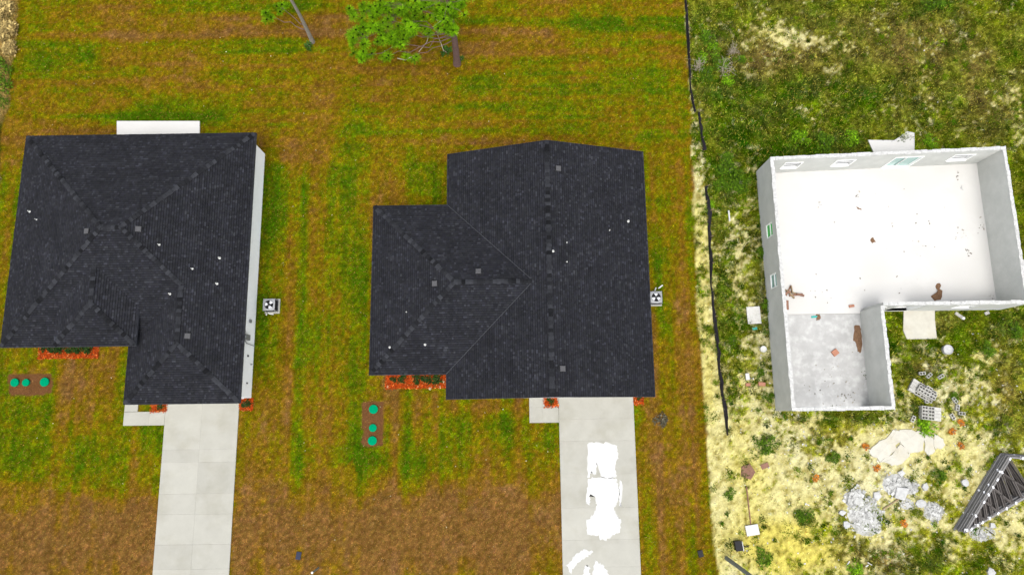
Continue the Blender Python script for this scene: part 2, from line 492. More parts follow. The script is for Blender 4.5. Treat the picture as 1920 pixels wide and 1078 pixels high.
def ground_fields(X, Y):
    """colour (linear), height scale of the vegetation and density, for every point"""
    ex = polyline_x(Y, EDGE) + (fbm(X, Y, 0.9, seed=3) - .5) * 0.35
    fx = polyline_x(Y, FENCE)
    lx = polyline_x(Y, LEFTE) + (fbm(X, Y, 1.2, seed=4) - .5) * 0.6
    # lawn
    n1 = fbm(X, Y, 5.0, seed=1) - .5
    n2 = fbm(X, Y, 1.3, seed=2) - .5
    n3 = fbm(X, Y, 0.24, oc=2, seed=5) - .5
    n4 = fbm(X, Y, 2.6, oc=3, seed=40) - .5
    row = sm(15, 20, Y)
    stripe_h = fbm(X, Y, 14.0, 0.6, 3, 6) - .5
    stripe_v = fbm(X, Y, 0.6, 15.0, 3, 7) - .5
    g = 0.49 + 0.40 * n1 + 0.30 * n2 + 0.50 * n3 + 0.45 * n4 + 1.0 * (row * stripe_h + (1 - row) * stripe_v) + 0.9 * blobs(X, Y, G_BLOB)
    jx = X + (fbm(X, Y, 1.0, seed=41) - .5) * 1.1
    jy = Y + (fbm(X, Y, 1.0, seed=42) - .5) * 1.1
    for p in SODEDGE:
        g = np.where(inpoly(jx, jy, p), np.minimum(g - .16, .50), g + 0)
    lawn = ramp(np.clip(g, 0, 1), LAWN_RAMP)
    pink = np.clip(fbm(X, Y, 0.8, seed=8) - .56, 0, 1) * 3.0 * sm(.5, .2, g)
    lawn = lawn * (1 - pink[..., None] * .5) + np.array(srgb(178, 132, 92)) * pink[..., None] * .5
    grain = np.exp(1.6 * (fbm(X, Y, 0.13, oc=2, seed=9) - .5) + 0.35 * (fbm(X, Y, 0.55, oc=2, seed=10) - .5))
    gr2 = fbm(X, Y, 0.16, oc=2, seed=19) - .5
    lawn = lawn * grain[..., None]
    lawn = lawn * np.stack([1 + .30 * gr2, np.ones_like(gr2), 1 + .5 * gr2], -1)
    # rough lot
    m1 = fbm(X, Y, 1.6, seed=11) - .5
    m2 = fbm(X, Y, 0.5, oc=3, seed=12) - .5
    m3 = fbm(X, Y, 3.5, seed=13) - .5
    south = sm(7.0, -1.5, Y)
    m4 = fbm(X, Y, 0.2, oc=2, seed=17) - .5
    west = sm(21.0, 17.0, X) * sm(16, 12, Y)
    sand = -0.32 + 0.26 * south + 0.16 * west + 1.1 * m1 + 1.1 * m2 + 1.7 * m4 + blobs(X, Y, S_BLOB)
    strip = sm(0.15, -0.1, X - fx)
    sand = sand + strip * 0.6
    sand = np.clip((sand - .12) * 2.4, 0, 1)
    brown = np.clip(0.12 + 0.8 * (fbm(X, Y, 1.2, seed=14) - .5) + blobs(X, Y, B_BLOB), 0, 1)
    deep = np.clip(0.25 + 1.9 * (fbm(X, Y, 0.9, seed=15) - .5) + blobs(X, Y, D_BLOB), 0, 1)
    yel = np.clip(0.34 + 0.9 * m3 + blobs(X, Y, Y_BLOB), 0, 1)
    vb = np.array(srgb(118, 130, 20)) * (1 - south[..., None]) + np.array(srgb(168, 174, 28)) * south[..., None]
    veg = vb * (1 - deep[..., None]) + np.array(srgb(48, 94, 6)) * deep[..., None]
    lime_mix = np.clip(fbm(X, Y, 1.1, seed=18) - .52, 0, 1)[..., None] * 3  # random lime-green patches in the plant colour
    veg = veg * (1 - lime_mix * .6) + np.array(srgb(136, 168, 10)) * lime_mix * .6
    veg = veg * (1 - .9 * brown[..., None]) + np.array(srgb(132, 106, 64)) * .9 * brown[..., None]
    sandc = np.array(srgb(252, 246, 196)) * (1 - yel[..., None]) + np.array(srgb(252, 236, 118)) * yel[..., None]
    spk = np.clip(fbm(X, Y, 0.24, oc=2, seed=16) - .48, 0, 1)[..., None] * 2.6
    sandc = sandc * (1 - spk) + np.array(srgb(164, 150, 62)) * spk
    vgr = np.exp(2.3 * (fbm(X, Y, 0.16, oc=2, seed=24) - .5) + 1.1 * (fbm(X, Y, 0.5, oc=2, seed=25) - .5))[..., None]
    veg = veg * vgr
    sandc = sandc * np.exp(.7 * (fbm(X, Y, .14, oc=2, seed=26) - .5))[..., None]
    lot = veg * (1 - sand[..., None]) + sandc * sand[..., None]
    inlot = sm(-0.08, 0.08, X - ex)
    c = lawn * (1 - inlot[..., None]) + lot * inlot[..., None]
    # left rough strip
    inl = sm(0.08, -0.08, X - lx)
    hay = np.array(srgb(186, 158, 88)) * np.ones_like(X)[..., None]
    low = sm(21.0, 20.2, Y)
    hay = hay * (1 - low[..., None]) + np.array(srgb(60, 80, 24)) * low[..., None]
    vlow = sm(17.6, 17.0, Y)
    hay = hay * (1 - vlow[..., None]) + np.array(srgb(150, 140, 110)) * vlow[..., None]
    c = c * (1 - inl[..., None]) + hay * inl[..., None]
    return c, inlot, sand, deep, g, inl


# bare-soil patches round the septic lids
PATCHES = [[(16, 700), (98, 700), (98, 740), (16, 742)], [(680, 752), (720, 754), (718, 838), (678, 836)]]
PATCHES = [[W(*p)[:2] for p in q] for q in PATCHES]
ALB = 0.54                       # display colours above -> albedo at this exposure


def soil_patch(X, Y, c):
    jx = X + (fbm(X, Y, .5, seed=21) - .5) * .3
    jy = Y + (fbm(X, Y, .5, seed=22) - .5) * .3
    ins = np.zeros(X.shape, bool)
    for p in PATCHES:
        ins |= inpoly(jx, jy, p)
    br = np.array(srgb(140, 96, 66)) * (0.7 + 0.6 * fbm(X, Y, .3, seed=23))[..., None]
    c = np.where(ins[..., None], br, c)
    return c, ins


def build_ground():
    fine = 0.16
    xs = np.concatenate([np.array([-300, -150, -80, -55]), np.arange(-45, 45.01, fine), np.array([55, 80, 150, 300.])])
    ys = np.concatenate([np.array([-300, -150, -70, -35, -22]), np.arange(-14, 34.01, fine), np.array([42, 60, 90, 150, 300.])])
    X, Y = np.meshgrid(xs, ys)
    c, inlot, sand, deep, g, inl = ground_fields(X, Y)
    c, ins = soil_patch(X, Y, c)
    soil = np.array(srgb(110, 80, 26))
    k = ((1 - inlot) * 0.35)[..., None]
    c = c * (1 - k) + soil * k
    Z = (fbm(X, Y, 1.5, seed=30) - .5) * 0.05 * inlot + (fbm(X, Y, .4, oc=2, seed=31) - .5) * 0.02
    Z = Z - 0.015
    ny, nx = X.shape
    v = np.stack([X, Y, Z], -1).reshape(-1, 3)
    idx = np.arange(nx * ny).reshape(ny, nx)
    q = np.stack([idx[:-1, :-1], idx[:-1, 1:], idx[1:, 1:], idx[1:, :-1]], -1).reshape(-1, 4)
    me = bpy.data.meshes.new('ground')
    me.vertices.add(len(v))
    me.vertices.foreach_set('co', v.astype(np.float32).ravel())
    me.loops.add(q.size)
    me.loops.foreach_set('vertex_index', q.astype(np.int32).ravel())
    me.polygons.add(len(q))
    me.polygons.foreach_set('loop_start', np.arange(0, q.size, 4, dtype=np.int32))
    me.update(calc_edges=True)
    a = me.attributes.new('col', 'FLOAT_COLOR', 'POINT')
    cc = np.ones((len(v), 4), np.float32)
    cc[:, :3] = c.reshape(-1, 3) * ALB
    a.data.foreach_set('color', cc.ravel())
    me.materials.append(M_ground)
    o = bpy.data.objects.new('ground', me)
    col.objects.link(o)
    tag(o, 'patchy lawn and sandy rough ground of the three lots', 'ground', kind='structure')


build_ground()


def rect_px(x0, y0, x1, y1, z=0):
    return [W(x0, y0, z)[:2], W(x1, y0, z)[:2], W(x1, y1, z)[:2], W(x0, y1, z)[:2]]


# main plan dimensions (metres), measured from the photograph
LX0, LX1, LY0, LY1 = -32.07, -16.90, 4.50, 18.45          # left house eaves (main body)
LGX0, LGY0 = -24.05, 0.90                                 # left garage wing eaves
CX0, CX1, CY0, CY1 = -4.28, 8.50, 0.97, 16.76             # centre house main eaves
CWX0, CWY0, CWY1 = -9.03, 2.50, 13.33                     # centre wing eaves
EZ, PITCH, OVH = 2.75, 1.0 / 3.0, 0.38
UX0, UX1, UY0, UY1 = 16.78, 32.15, 6.42, 16.40            # unfinished house outer faces (main room)
UGX1, UGY0 = 23.05, 0.02                                  # its garage bay
UH, UT = 2.68, 0.20

D1 = [W(1047, 742)[:2], W(1187, 742)[:2], W(1202.5, 1120)[:2], W(1056, 1120)[:2]]
D2 = [W(313, 755)[:2], W(449, 755)[:2], W(427.5, 1120)[:2], W(286, 1120)[:2]]
dx0, dx1 = D1[0][0], D1[1][0]
ex0, ex1 = D2[0][0] - .04, D2[1][0]
NOGRASS = [
    [(LX0 + OVH, LY0 + OVH), (LX1 - OVH, LY0 + OVH), (LX1 - OVH, LY1 - OVH), (LX0 + OVH, LY1 - OVH)],
    [(LGX0 + OVH, LGY0 + OVH), (LX1 - OVH, LGY0 + OVH), (LX1 - OVH, LY0 + 1), (LGX0 + OVH, LY0 + 1)],
    [(CX0 + OVH, CY0 + OVH), (CX1 - OVH, CY0 + OVH), (CX1 - OVH, CY1 - OVH), (CX0 + OVH, CY1 - OVH)],
    [(CWX0 + OVH, CWY0 + OVH), (CX0 + 1, CWY0 + OVH), (CX0 + 1, CWY1 - OVH), (CWX0 + OVH, CWY1 - OVH)],
    [(UX0, UY0), (UX1, UY0), (UX1, UY1), (UX0, UY1)], [(UX0, UGY0), (UGX1, UGY0), (UGX1, UY0 + 1), (UX0, UY0 + 1)],
    [(dx0, -16), (dx1, -16), (dx1, 2), (dx0, 2)], [(ex0, -16), (ex1, -16), (ex1, 2), (ex0, 2)],
    rect_px(220, 227, 376, 256), rect_px(230, 752, 316, 799), rect_px(991, 742, 1050, 792),
    rect_px(1626, 262, 1714, 290), rect_px(1690, 575, 1755, 636),
]
BEDS = {
    'front': rect_px(723, 690, 838, 727), 'leftfront': rect_px(76, 636, 184, 671), 'leftcorner': rect_px(450, 746, 474, 769),
    'leftwalk': rect_px(285, 750, 314, 772), 'centrewalk': rect_px(1019, 738, 1046, 763), 'centrecorner': rect_px(1188, 738, 1206, 758)}
CRUST = [(1628, 846), (1650, 826), (1676, 806), (1700, 802), (1716, 808), (1738, 808), (1768, 822), (1770, 838), (1756, 846), (1742, 858), (1730, 846), (1706, 852), (1690, 868), (1672, 874), (1650, 866)]


def build_grass():
    # lawn and lot blades, each blade one small triangle
    def scatter(n, x0, x1, y0, y1):
        return rng.uniform(x0, x1, n), rng.uniform(y0, y1, n)

    V, C = [], []

    def add(X, Y, c, L, wid, tilt0, tilt1, jit, z0=-0.01):
        n = len(X)
        an = rng.uniform(0, 2 * np.pi, n)
        ti = rng.uniform(tilt0, tilt1, n)
        dx, dy = np.cos(an), np.sin(an)
        b0 = np.stack([X - dy * wid, Y + dx * wid, np.full(n, z0)], -1)
        b1 = np.stack([X + dy * wid, Y - dx * wid, np.full(n, z0)], -1)
        t = np.stack([X + dx * L * np.cos(ti), Y + dy * L * np.cos(ti), z0 + L * np.sin(ti)], -1)
        V.append(np.stack([b0, b1, t], 1).reshape(-1, 3))
        br = np.exp(rng.normal(0, jit, n))[:, None]
        hue = np.stack([np.exp(rng.normal(0, .10, n)), np.exp(rng.normal(0, .06, n)), np.exp(rng.normal(0, .22, n))], -1)
        C.append(np.clip(c * br * hue * ALB, 0, .8))

    X, Y = scatter(1750000, -42, 43, -12.5, 31)
    keep = np.ones(len(X), bool)
    for p in NOGRASS:
        keep &= ~inpoly(X, Y, p)
    for p in BEDS.values():
        keep &= ~inpoly(X, Y, p)
    keep &= ~inpoly(X, Y, [W(*p)[:2] for p in CRUST])
    X, Y = X[keep], Y[keep]
    c, inlot, sand, deep, g, inl = ground_fields(X, Y)
    c, ins = soil_patch(X, Y, c)
    r = rng.random(len(X))
    a = (inlot < .5) & (inl < .5) & ~(ins & (r > .15))
    straw = (rng.random(len(X)) < 0.07)[:, None]
    cl = np.where(straw, np.array(srgb(178, 146, 70)) * np.ones_like(c), c)
    gl = np.clip(g[a], 0, 1)
    add(X[a], Y[a], cl[a] * 1.22, rng.uniform(.05, .12, a.sum()) * (0.8 + .4 * gl), rng.uniform(.008, .015, a.sum()), .12, .9, .30)
    b = (inlot >= .5) & (r > sand * .93)
    n = b.sum()
    dry = (rng.random(n) < 0.14)[:, None]
    cb = np.where(dry, np.array(srgb(190, 182, 74)) * np.ones((n, 3)), c[b])
    add(X[b], Y[b], cb * 1.25, rng.uniform(.07, .20, n) * (0.7 + .9 * deep[b]), rng.uniform(.010, .024, n) * (1 + .5 * deep[b]), .2, 1.2, .42)
    # tufts: several blades from one root in the rough lot
    tx, ty = scatter(26000, 8, 43, -12.5, 31)
    keep = np.ones(len(tx), bool)
    for p in NOGRASS:
        keep &= ~inpoly(tx, ty, p)
    keep &= ~inpoly(tx, ty, [W(*p)[:2] for p in CRUST])
    tx, ty = tx[keep], ty[keep]
    c, inlot, sand, deep, g, inl = ground_fields(tx, ty)
    s = (inlot > .5) & (rng.random(len(tx)) > sand * .9 + .05)
    k = 12
    tx, ty, c, deep = tx[s].repeat(k), ty[s].repeat(k), c[s].repeat(k, 0), deep[s].repeat(k)
    tone = np.exp(rng.normal(0, .35, s.sum())).repeat(k)[:, None]
    add(tx + rng.normal(0, .05, len(tx)), ty + rng.normal(0, .05, len(tx)), c * tone * 1.2, rng.uniform(.10, .30, len(tx)) * (.7 + .8 * deep), rng.uniform(.007, .016, len(tx)), .3, 1.3, .2)
    # low broad-leaved weeds in the rough lot
    wx, wy = scatter(5200, 9, 43, -12.5, 31)
    keep = np.ones(len(wx), bool)
    for p in NOGRASS:
        keep &= ~inpoly(wx, wy, p)
    keep &= ~inpoly(wx, wy, [W(*p)[:2] for p in CRUST])
    wx, wy = wx[keep], wy[keep]
    c, inlot, sand, deep, g, inl = ground_fields(wx, wy)
    s = (inlot > .5) & (rng.random(len(wx)) < .12 + .75 * deep) & (rng.random(len(wx)) > sand * .55)
    wx, wy = wx[s], wy[s]
    k = 46
    nw = len(wx)
    rad = rng.uniform(.06, .24, nw).repeat(k)
    tone = np.exp(rng.normal(-.25, .35, nw)).repeat(k)[:, None]
    mixk = rng.random(nw).repeat(k)[:, None]
    cw = (np.array(srgb(46, 92, 6)) * mixk + np.array(srgb(120, 148, 14)) * (1 - mixk)) * tone
    X2, Y2 = wx.repeat(k) + rng.normal(0, 1, nw * k) * rad, wy.repeat(k) + rng.normal(0, 1, nw * k) * rad
    add(X2, Y2, cw, rng.uniform(.06, .16, nw * k), rng.uniform(.014, .032, nw * k), .05, .9, .3, 0.05)
    # left rough strip
    lxs, lys = scatter(60000, -44, -34, 15, 31)
    c, inlot, sand, deep, g, inl = ground_fields(lxs, lys)
    s = inl > .5
    add(lxs[s], lys[s], c[s] * 1.25, rng.uniform(.15, .5, s.sum()), rng.uniform(.01, .02, s.sum()), .2, 1.2, .4)
    V = np.concatenate(V).astype(np.float32)
    C = np.concatenate(C).astype(np.float32)
    n = len(C)
    me = bpy.data.meshes.new('grass')
    me.vertices.add(n * 3)
    me.vertices.foreach_set('co', V.ravel())
    me.loops.add(n * 3)
    me.loops.foreach_set('vertex_index', np.arange(n * 3, dtype=np.int32))
    me.polygons.add(n)
    me.polygons.foreach_set('loop_start', np.arange(0, n * 3, 3, dtype=np.int32))
    me.update(calc_edges=True)
    at = me.attributes.new('col', 'FLOAT_COLOR', 'FACE')
    cc = np.ones((n, 4), np.float32)
    cc[:, :3] = C
    at.data.foreach_set('color', cc.ravel())
    me.materials.append(M_grass)
    o = bpy.data.objects.new('grass', me)
    col.objects.link(o)
    tag(o, 'short patchy lawn grass and weeds covering the ground', 'grass', kind='stuff')
    print('grass blades', n)


build_grass()

# ------------------------------------------------------------------ paved slabs
def panel_rows(name, label, x0, x1, joints, cols, top=0.045, m_=None, root_kind='structure'):
    y_a, y_b = joints[0], joints[-1]
    root = thing(name, ((x0 + x1) / 2, (y_a + y_b) / 2, 0), label, 'driveway' if name == 'driveway' else 'walkway')
    root['kind'] = root_kind
    jb = MB()
    jb.box(x0 + .01, x1 - .01, y_b + .01, y_a - .01, -.07, top - .008)
    obj('joint_filler', jb, M_drive, root)
    for i in range(len(joints) - 1):
        for j in range(len(cols) - 1):
            mb = MB()
            xa, xb = x0 + (x1 - x0) * cols[j], x0 + (x1 - x0) * cols[j + 1]
            ya, yb = joints[i + 1], joints[i]
            g = 0.004
            dz = random.uniform(-.003, .003)
            xa, xb, ya, yb = xa + g, xb - g, ya + g, yb - g
            e = 0.007
            t = top + dz
            mb.raw([(xa, ya, -.08), (xb, ya, -.08), (xb, yb, -.08), (xa, yb, -.08), (xa, ya, t - e), (xb, ya, t - e), (xb, yb, t - e), (xa, yb, t - e),
                    (xa + e, ya + e, t), (xb - e, ya + e, t), (xb - e, yb - e, t), (xa + e, yb - e, t)],
                   [(0, 1, 5, 4), (1, 2, 6, 5), (2, 3, 7, 6), (3, 0, 4, 7), (4, 5, 9, 8), (5, 6, 10, 9), (6, 7, 11, 10), (7, 4, 8, 11), (8, 9, 10, 11)])
            obj('concrete_panel', mb, m_ or M_drive, root)
    return root


def yj(px, *ys):
    return [W(px, y)[1] for y in ys]


j1 = [CY0 + OVH] + yj(1110, 785, 826, 888, 951, 1011, 1062, 1120)
panel_rows('driveway', 'pale concrete driveway of the middle house with white film marks', dx0, dx1, j1, [0, 1])
j2 = [LGY0 + OVH] + yj(370, 842, 866, 925, 963, 1020, 1066, 1120)
panel_rows('driveway', 'clean pale concrete driveway of the left house', ex0, ex1, j2, [0, .5, 1])

w0 = W(992, 748)
w1 = W(1046, 792)
panel_rows('walkway', 'short pale concrete walk beside the middle driveway', w0[0], dx0 - .005, [CY0 + OVH, W(1000, 763)[1], w1[1]], [0, .46, 1], 0.04)
# the panel under the mulch square is covered by the bed
w0 = W(231, 798)
panel_rows('walkway', 'concrete walk joining the left driveway to the front door', w0[0], ex0 - .005, [W(240, 772)[1], w0[1]], [0, .62, 1], 0.04)
panel_rows('walkway', 'narrow concrete strip leading under the left porch', w0[0], W(259, 765)[0], [LY0 + OVH, 2.2, W(240, 772)[1] + .01], [0, 1], 0.04)


def simple_slab(name, poly, top, m_, label, cat='slab', kind='structure'):
    mb = MB()
    mb.prism(poly, -.08, top)
    o = obj(name, mb, m_, base=(sum(p[0] for p in poly) / len(poly), sum(p[1] for p in poly) / len(poly), 0))
    tag(o, label, cat, kind=kind)
    return o


simple_slab('patio', rect_px(220, 228, 375, 262), 0.07, M_slab, 'white concrete patio behind the left house')
pp = [W(1627, 263), W(1676, 264), W(1700, 247), W(1714, 250), W(1714, 292), W(1640, 292)]
simple_slab('patio', [p[:2] for p in pp], 0.05, M_slab, 'weathered white patio slab behind the unfinished house')
pp = [W(1694, 572), W(1752, 572), W(1752, 600), W(1756, 635), W(1700, 636), W(1693, 620)]
simple_slab('entry_slab', [p[:2] for p in pp], 0.05, M_crust, 'pale entry slab at the front door of the unfinished house')

# white film patches on the middle driveway (thin sheets, traced outline)
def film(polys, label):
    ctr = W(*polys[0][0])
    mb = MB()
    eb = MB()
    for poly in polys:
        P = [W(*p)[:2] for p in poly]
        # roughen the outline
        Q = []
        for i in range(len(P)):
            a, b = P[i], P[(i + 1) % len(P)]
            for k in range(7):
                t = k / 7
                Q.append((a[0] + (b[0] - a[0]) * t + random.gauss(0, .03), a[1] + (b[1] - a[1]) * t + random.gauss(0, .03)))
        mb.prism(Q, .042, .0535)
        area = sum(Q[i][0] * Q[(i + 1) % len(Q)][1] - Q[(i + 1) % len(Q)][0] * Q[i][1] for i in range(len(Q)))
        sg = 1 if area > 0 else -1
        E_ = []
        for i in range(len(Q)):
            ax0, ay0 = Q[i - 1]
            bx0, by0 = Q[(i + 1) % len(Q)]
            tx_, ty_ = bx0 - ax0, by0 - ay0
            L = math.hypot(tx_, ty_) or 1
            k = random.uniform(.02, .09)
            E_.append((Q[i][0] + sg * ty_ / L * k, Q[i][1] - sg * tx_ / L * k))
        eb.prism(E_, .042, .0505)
    o = obj('drive_film', mb, M_film, base=(ctr[0], ctr[1], .042))
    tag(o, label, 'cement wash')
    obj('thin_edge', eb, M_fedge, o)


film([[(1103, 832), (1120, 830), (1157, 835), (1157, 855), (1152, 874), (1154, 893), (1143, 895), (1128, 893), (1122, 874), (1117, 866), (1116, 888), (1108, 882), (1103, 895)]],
     'white film rectangle at the top of the middle driveway')
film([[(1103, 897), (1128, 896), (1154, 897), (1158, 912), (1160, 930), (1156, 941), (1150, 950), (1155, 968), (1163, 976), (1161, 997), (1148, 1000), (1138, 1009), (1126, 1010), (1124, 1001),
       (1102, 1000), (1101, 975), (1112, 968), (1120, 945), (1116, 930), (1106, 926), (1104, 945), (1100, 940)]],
     'large white film patch midway down the driveway')
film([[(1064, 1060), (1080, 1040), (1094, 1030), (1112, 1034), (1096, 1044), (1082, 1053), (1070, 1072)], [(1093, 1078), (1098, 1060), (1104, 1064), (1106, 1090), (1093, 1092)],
      [(1112, 1090), (1116, 1050), (1124, 1058), (1132, 1060), (1140, 1076), (1142, 1092)]], 'white film marks at the bottom of the driveway')
film([[(1162, 902), (1165, 902), (1165, 948), (1162, 948)]], 'thin white film streak right of the large driveway patch')


# ------------------------------------------------------------------ roofs
def interval(poly, v):
    us = []
    n = len(poly)
    for i in range(n):
        (u0, v0), (u1, v1) = poly[i], poly[(i + 1) % n]
        if (v0 - v) * (v1 - v) <= 0 and v0 != v1:
            us.append(u0 + (u1 - u0) * (v - v0) / (v1 - v0))
        elif v0 == v1 == v:
            us += [u0, u1]
    return (min(us), max(us)) if len(us) >= 2 else None


def shingle_plane(mb, pts, step=0.145, v_origin=None):
    P = [Vector(p) for p in pts]
    n = Vector((0, 0, 0))
    for i in range(1, len(P) - 1):
        n += (P[i] - P[0]).cross(P[i + 1] - P[0])
    n.normalize()
    if n.z < 0:
        n = -n
    up = (Vector((0, 0, 1)) - n * n.z).normalized()
    u = up.cross(n).normalized()
    o = P[0]
    Q = [((p - o).dot(u), (p - o).dot(up)) for p in P]
    vmin, vmax = min(q[1] for q in Q), max(q[1] for q in Q)
    k = 0
    v = vmin
    tone_row = 1.0
    while v < vmax - 0.01:
        v1 = min(v + step, vmax)
        ia, ib = interval(Q, v + 1e-5), interval(Q, v1 - 1e-5)
        if ia and ib:
            lo, hi = min(ia[0], ib[0]), max(ia[1], ib[1])
            x = lo - random.uniform(0, .3)
            tone_row = random.uniform(.93, 1.07)
            while x < hi:
                w = random.choice((.09, .11, .14, .17, .22))
                a0, b0 = max(x, ia[0]), min(x + w, ia[1])
                a1, b1 = max(x, ib[0]), min(x + w, ib[1])
                x += w
                if b0 - a0 < .004 and b1 - a1 < .004:
                    continue
                b0, b1 = max(a0, b0), max(a1, b1)
                r = random.random()
                tone = tone_row * (random.uniform(.72, .95) if r < .45 else random.uniform(.9, 1.2) if r < .90 else random.uniform(1.25, 1.9))
                th = random.choice((.011, .013, .022, .024))
                pt = lambda uu, vv, h: o + u * uu + up * vv + n * h
                vm = v + (v1 - v) * .74
                am, bm_ = a0 + (a1 - a0) * .74, b0 + (b1 - b0) * .74
                A, B = pt(a0, v, th), pt(b0, v, th)
                Cm, Dm = pt(bm_, vm, th * .4 + .002), pt(am, vm, th * .4 + .002)
                C1, D1_ = pt(b1, v1, .003), pt(a1, v1, .003)
                c = (tone, tone * random.uniform(.98, 1.02), tone * random.uniform(.95, 1.08))
                mb.raw([A, B, Cm, Dm], [(0, 1, 2, 3)], c)
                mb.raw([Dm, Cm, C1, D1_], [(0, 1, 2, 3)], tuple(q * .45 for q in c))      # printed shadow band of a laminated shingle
                mb.raw([pt(a0, v, -.005), pt(b0, v, -.005), B, A], [(0, 1, 2, 3)], tuple(q * .5 for q in c))
                mb.raw([pt(a0, v, 0), A, D1_], [(0, 1, 2)], c)
                mb.raw([pt(b0, v, 0), C1, B], [(0, 1, 2)], c)
        v = v1
        k += 1
    return n


def deck_plane(mb, pts, th=0.10):
    P = [Vector(p) for p in pts]
    n = (P[1] - P[0]).cross(P[2] - P[0])
    if n.z < 0:
        P = P[::-1]
    k = len(P)
    lo = [p - Vector((0, 0, th)) for p in P]
    up = [p - Vector((0, 0, .004)) for p in P]
    mb.raw(lo + up, [tuple(range(k - 1, -1, -1)), tuple(range(k, 2 * k))] + [(i, (i + 1) % k, (i + 1) % k + k, i + k) for i in range(k)])


def plane_normal(pts):
    P = [Vector(p) for p in pts]
    n = (P[1] - P[0]).cross(P[2] - P[0]).normalized()
    return n if n.z > 0 else -n


def caps(roof, p0, p1, na, nb, start=0.12, stop=0.0, wid=0.135, expo=0.235):
    """individual bent cap shingles from p0 (low) to p1 (high)"""
    p0, p1 = Vector(p0), Vector(p1)
    d = p1 - p0
    L = d.length
    d.normalize()
    def side(nv):
        s = nv.cross(d).normalized()
        return s
    sa, sb = side(na), side(nb)
    avg = (na + nb).normalized()
    # make the two wings go to opposite sides, downhill on their own planes
    if sa.dot(nb) > 0:
        sa = -sa
    if sb.dot(na) > 0:
        sb = -sb
    base = wloc(roof)
    mes = []
    for vv in range(3):
        wd = wid * (1 + .1 * (vv - 1))
        lift0, lift1, ln = 0.046 + .022 * vv, 0.030, expo * 1.12
        mb = MB()
        ring = []
        for t, h in ((0, lift0), (ln, lift1)):
            c = d * t
            ring.append([c + sa * wd + na * h, c + avg * (h + .006), c + sb * wd + nb * h])
        lowr = [[p - avg * 0.016 for p in r] for r in ring]
        a, b = ring
        la, lb = lowr
        mb.raw(a + b + la + lb, [(0, 1, 4, 3), (1, 2, 5, 4), (6, 7, 1, 0), (7, 8, 2, 1), (0, 3, 9, 6), (2, 8, 11, 5), (3, 4, 10, 9), (4, 5, 11, 10)])
        mes.append(mesh_from('ridge_cap', mb, M_cap))
    t = start
    while t < L - stop - expo * .5:
        jig = random.gauss(0, .012)
        p = p0 + d * t + sa * jig
        shared('ridge_cap', random.choice(mes), roof, p - base)
        t += expo


def box_vent(roof, x, y, z, n, rz=0.0):
    R = n.to_track_quat('Z', 'Y').to_matrix() @ Matrix.Rotation(rz, 3, 'Z')
    c = Vector((x, y, z))
    mb = MB()
    mb.obox(c + n * .015, (.36, .36, .02), M=R)
    mb.obox(c + n * .07, (.26, .26, .10), M=R)
    nf = len(mb.f)
    k = .14
    top = [c + R @ Vector((a * k, b * k, .155)) for a, b in ((-1, -1), (1, -1), (1, 1), (-1, 1))]
    low = [c + R @ Vector((a * (k + .03), b * (k + .03), .115)) for a, b in ((-1, -1), (1, -1), (1, 1), (-1, 1))]
    mb.raw(low + top, [(3, 2, 1, 0), (4, 5, 6, 7), (0, 1, 5, 4), (1, 2, 6, 5), (2, 3, 7, 6), (3, 0, 4, 7)])
    o = obj('vent', mb, M_dark, roof)
    o.data.materials.append(M_vent)
    for i, p in enumerate(o.data.polygons):
        p.material_index = 1 if i >= nf else 0
    return o


def pipe_vent(roof, x, y, z, r=.05, h=.2):
    r *= .62
    mb = MB()
    mb.lathe([(r * 2.4, -.05), (r * 2.2, .03), (r * 1.15, .07), (r, .08), (r, h), (r * .72, h), (r * .72, h - .08)], (x, y, z), 12)
    obj('vent_pipe', mb, M_pvc, roof, smooth=False)


def wall_prism(mb, poly, z0, z1):
    mb.prism(poly, z0, z1)


def window_part(root, c, w, h, axis, sign, glass=M_dglass):
    """window on a wall face; axis 'x' means the wall faces +-x"""
    x, y, z = c
    f = .06
    mb = MB()
    def bx(a0, a1, z0, z1, d0, d1, m_):
        if axis == 'x':
            m_.box(min(x + sign * d0, x + sign * d1), max(x + sign * d0, x + sign * d1), y + a0, y + a1, z + z0, z + z1)
        else:
            m_.box(x + a0, x + a1, min(y + sign * d0, y + sign * d1), max(y + sign * d0, y + sign * d1), z + z0, z + z1)
    bx(-w / 2, -w / 2 + f, 0, h, -.02, .05, mb)
    bx(w / 2 - f, w / 2, 0, h, -.02, .05, mb)
    bx(-w / 2 + f, w / 2 - f, 0, f, -.02, .05, mb)
    bx(-w / 2 + f, w / 2 - f, h - f, h, -.02, .05, mb)
    bx(-w / 2 + f, w / 2 - f, h / 2 - .02, h / 2 + .02, -.02, .04, mb)
    o = obj('window', mb, M_white, root)
    g = MB()
    bx(-w / 2 + f, w / 2 - f, f, h - f, -.01, .012, g)
    obj('pane', g, glass, o)
    s = MB()
    bx(-w / 2 - .06, w / 2 + .06, -.07, -.002, -.02, .10, s)
    obj('sill', s, M_white, o)
    return o


def garage_door(root, x0, x1, y, h=2.15):
    fr = MB()
    fr.box(x0 - .10, x0, y - .06, y + .02, .03, h + .1)
    fr.box(x1, x1 + .10, y - .06, y + .02, .03, h + .1)
    fr.box(x0, x1, y - .06, y + .02, h, h + .1)
    d = obj('garage_door', fr, M_white, root)
    for i in range(4):
        for j in range(4):
            p = MB()
            a = x0 + (x1 - x0) * j / 4
            b = x0 + (x1 - x0) * (j + 1) / 4
            z0, z1 = .04 + (h - .04) * i / 4, .04 + (h - .04) * (i + 1) / 4
            p.box(a + .004, b - .004, y - .03, y + .02, z0 + .004, z1 - .004)
            p.box(a + .12, b - .12, y - .045, y - .029, z0 + .09, z1 - .09)
            obj('door_panel', p, M_white, d)
    return d


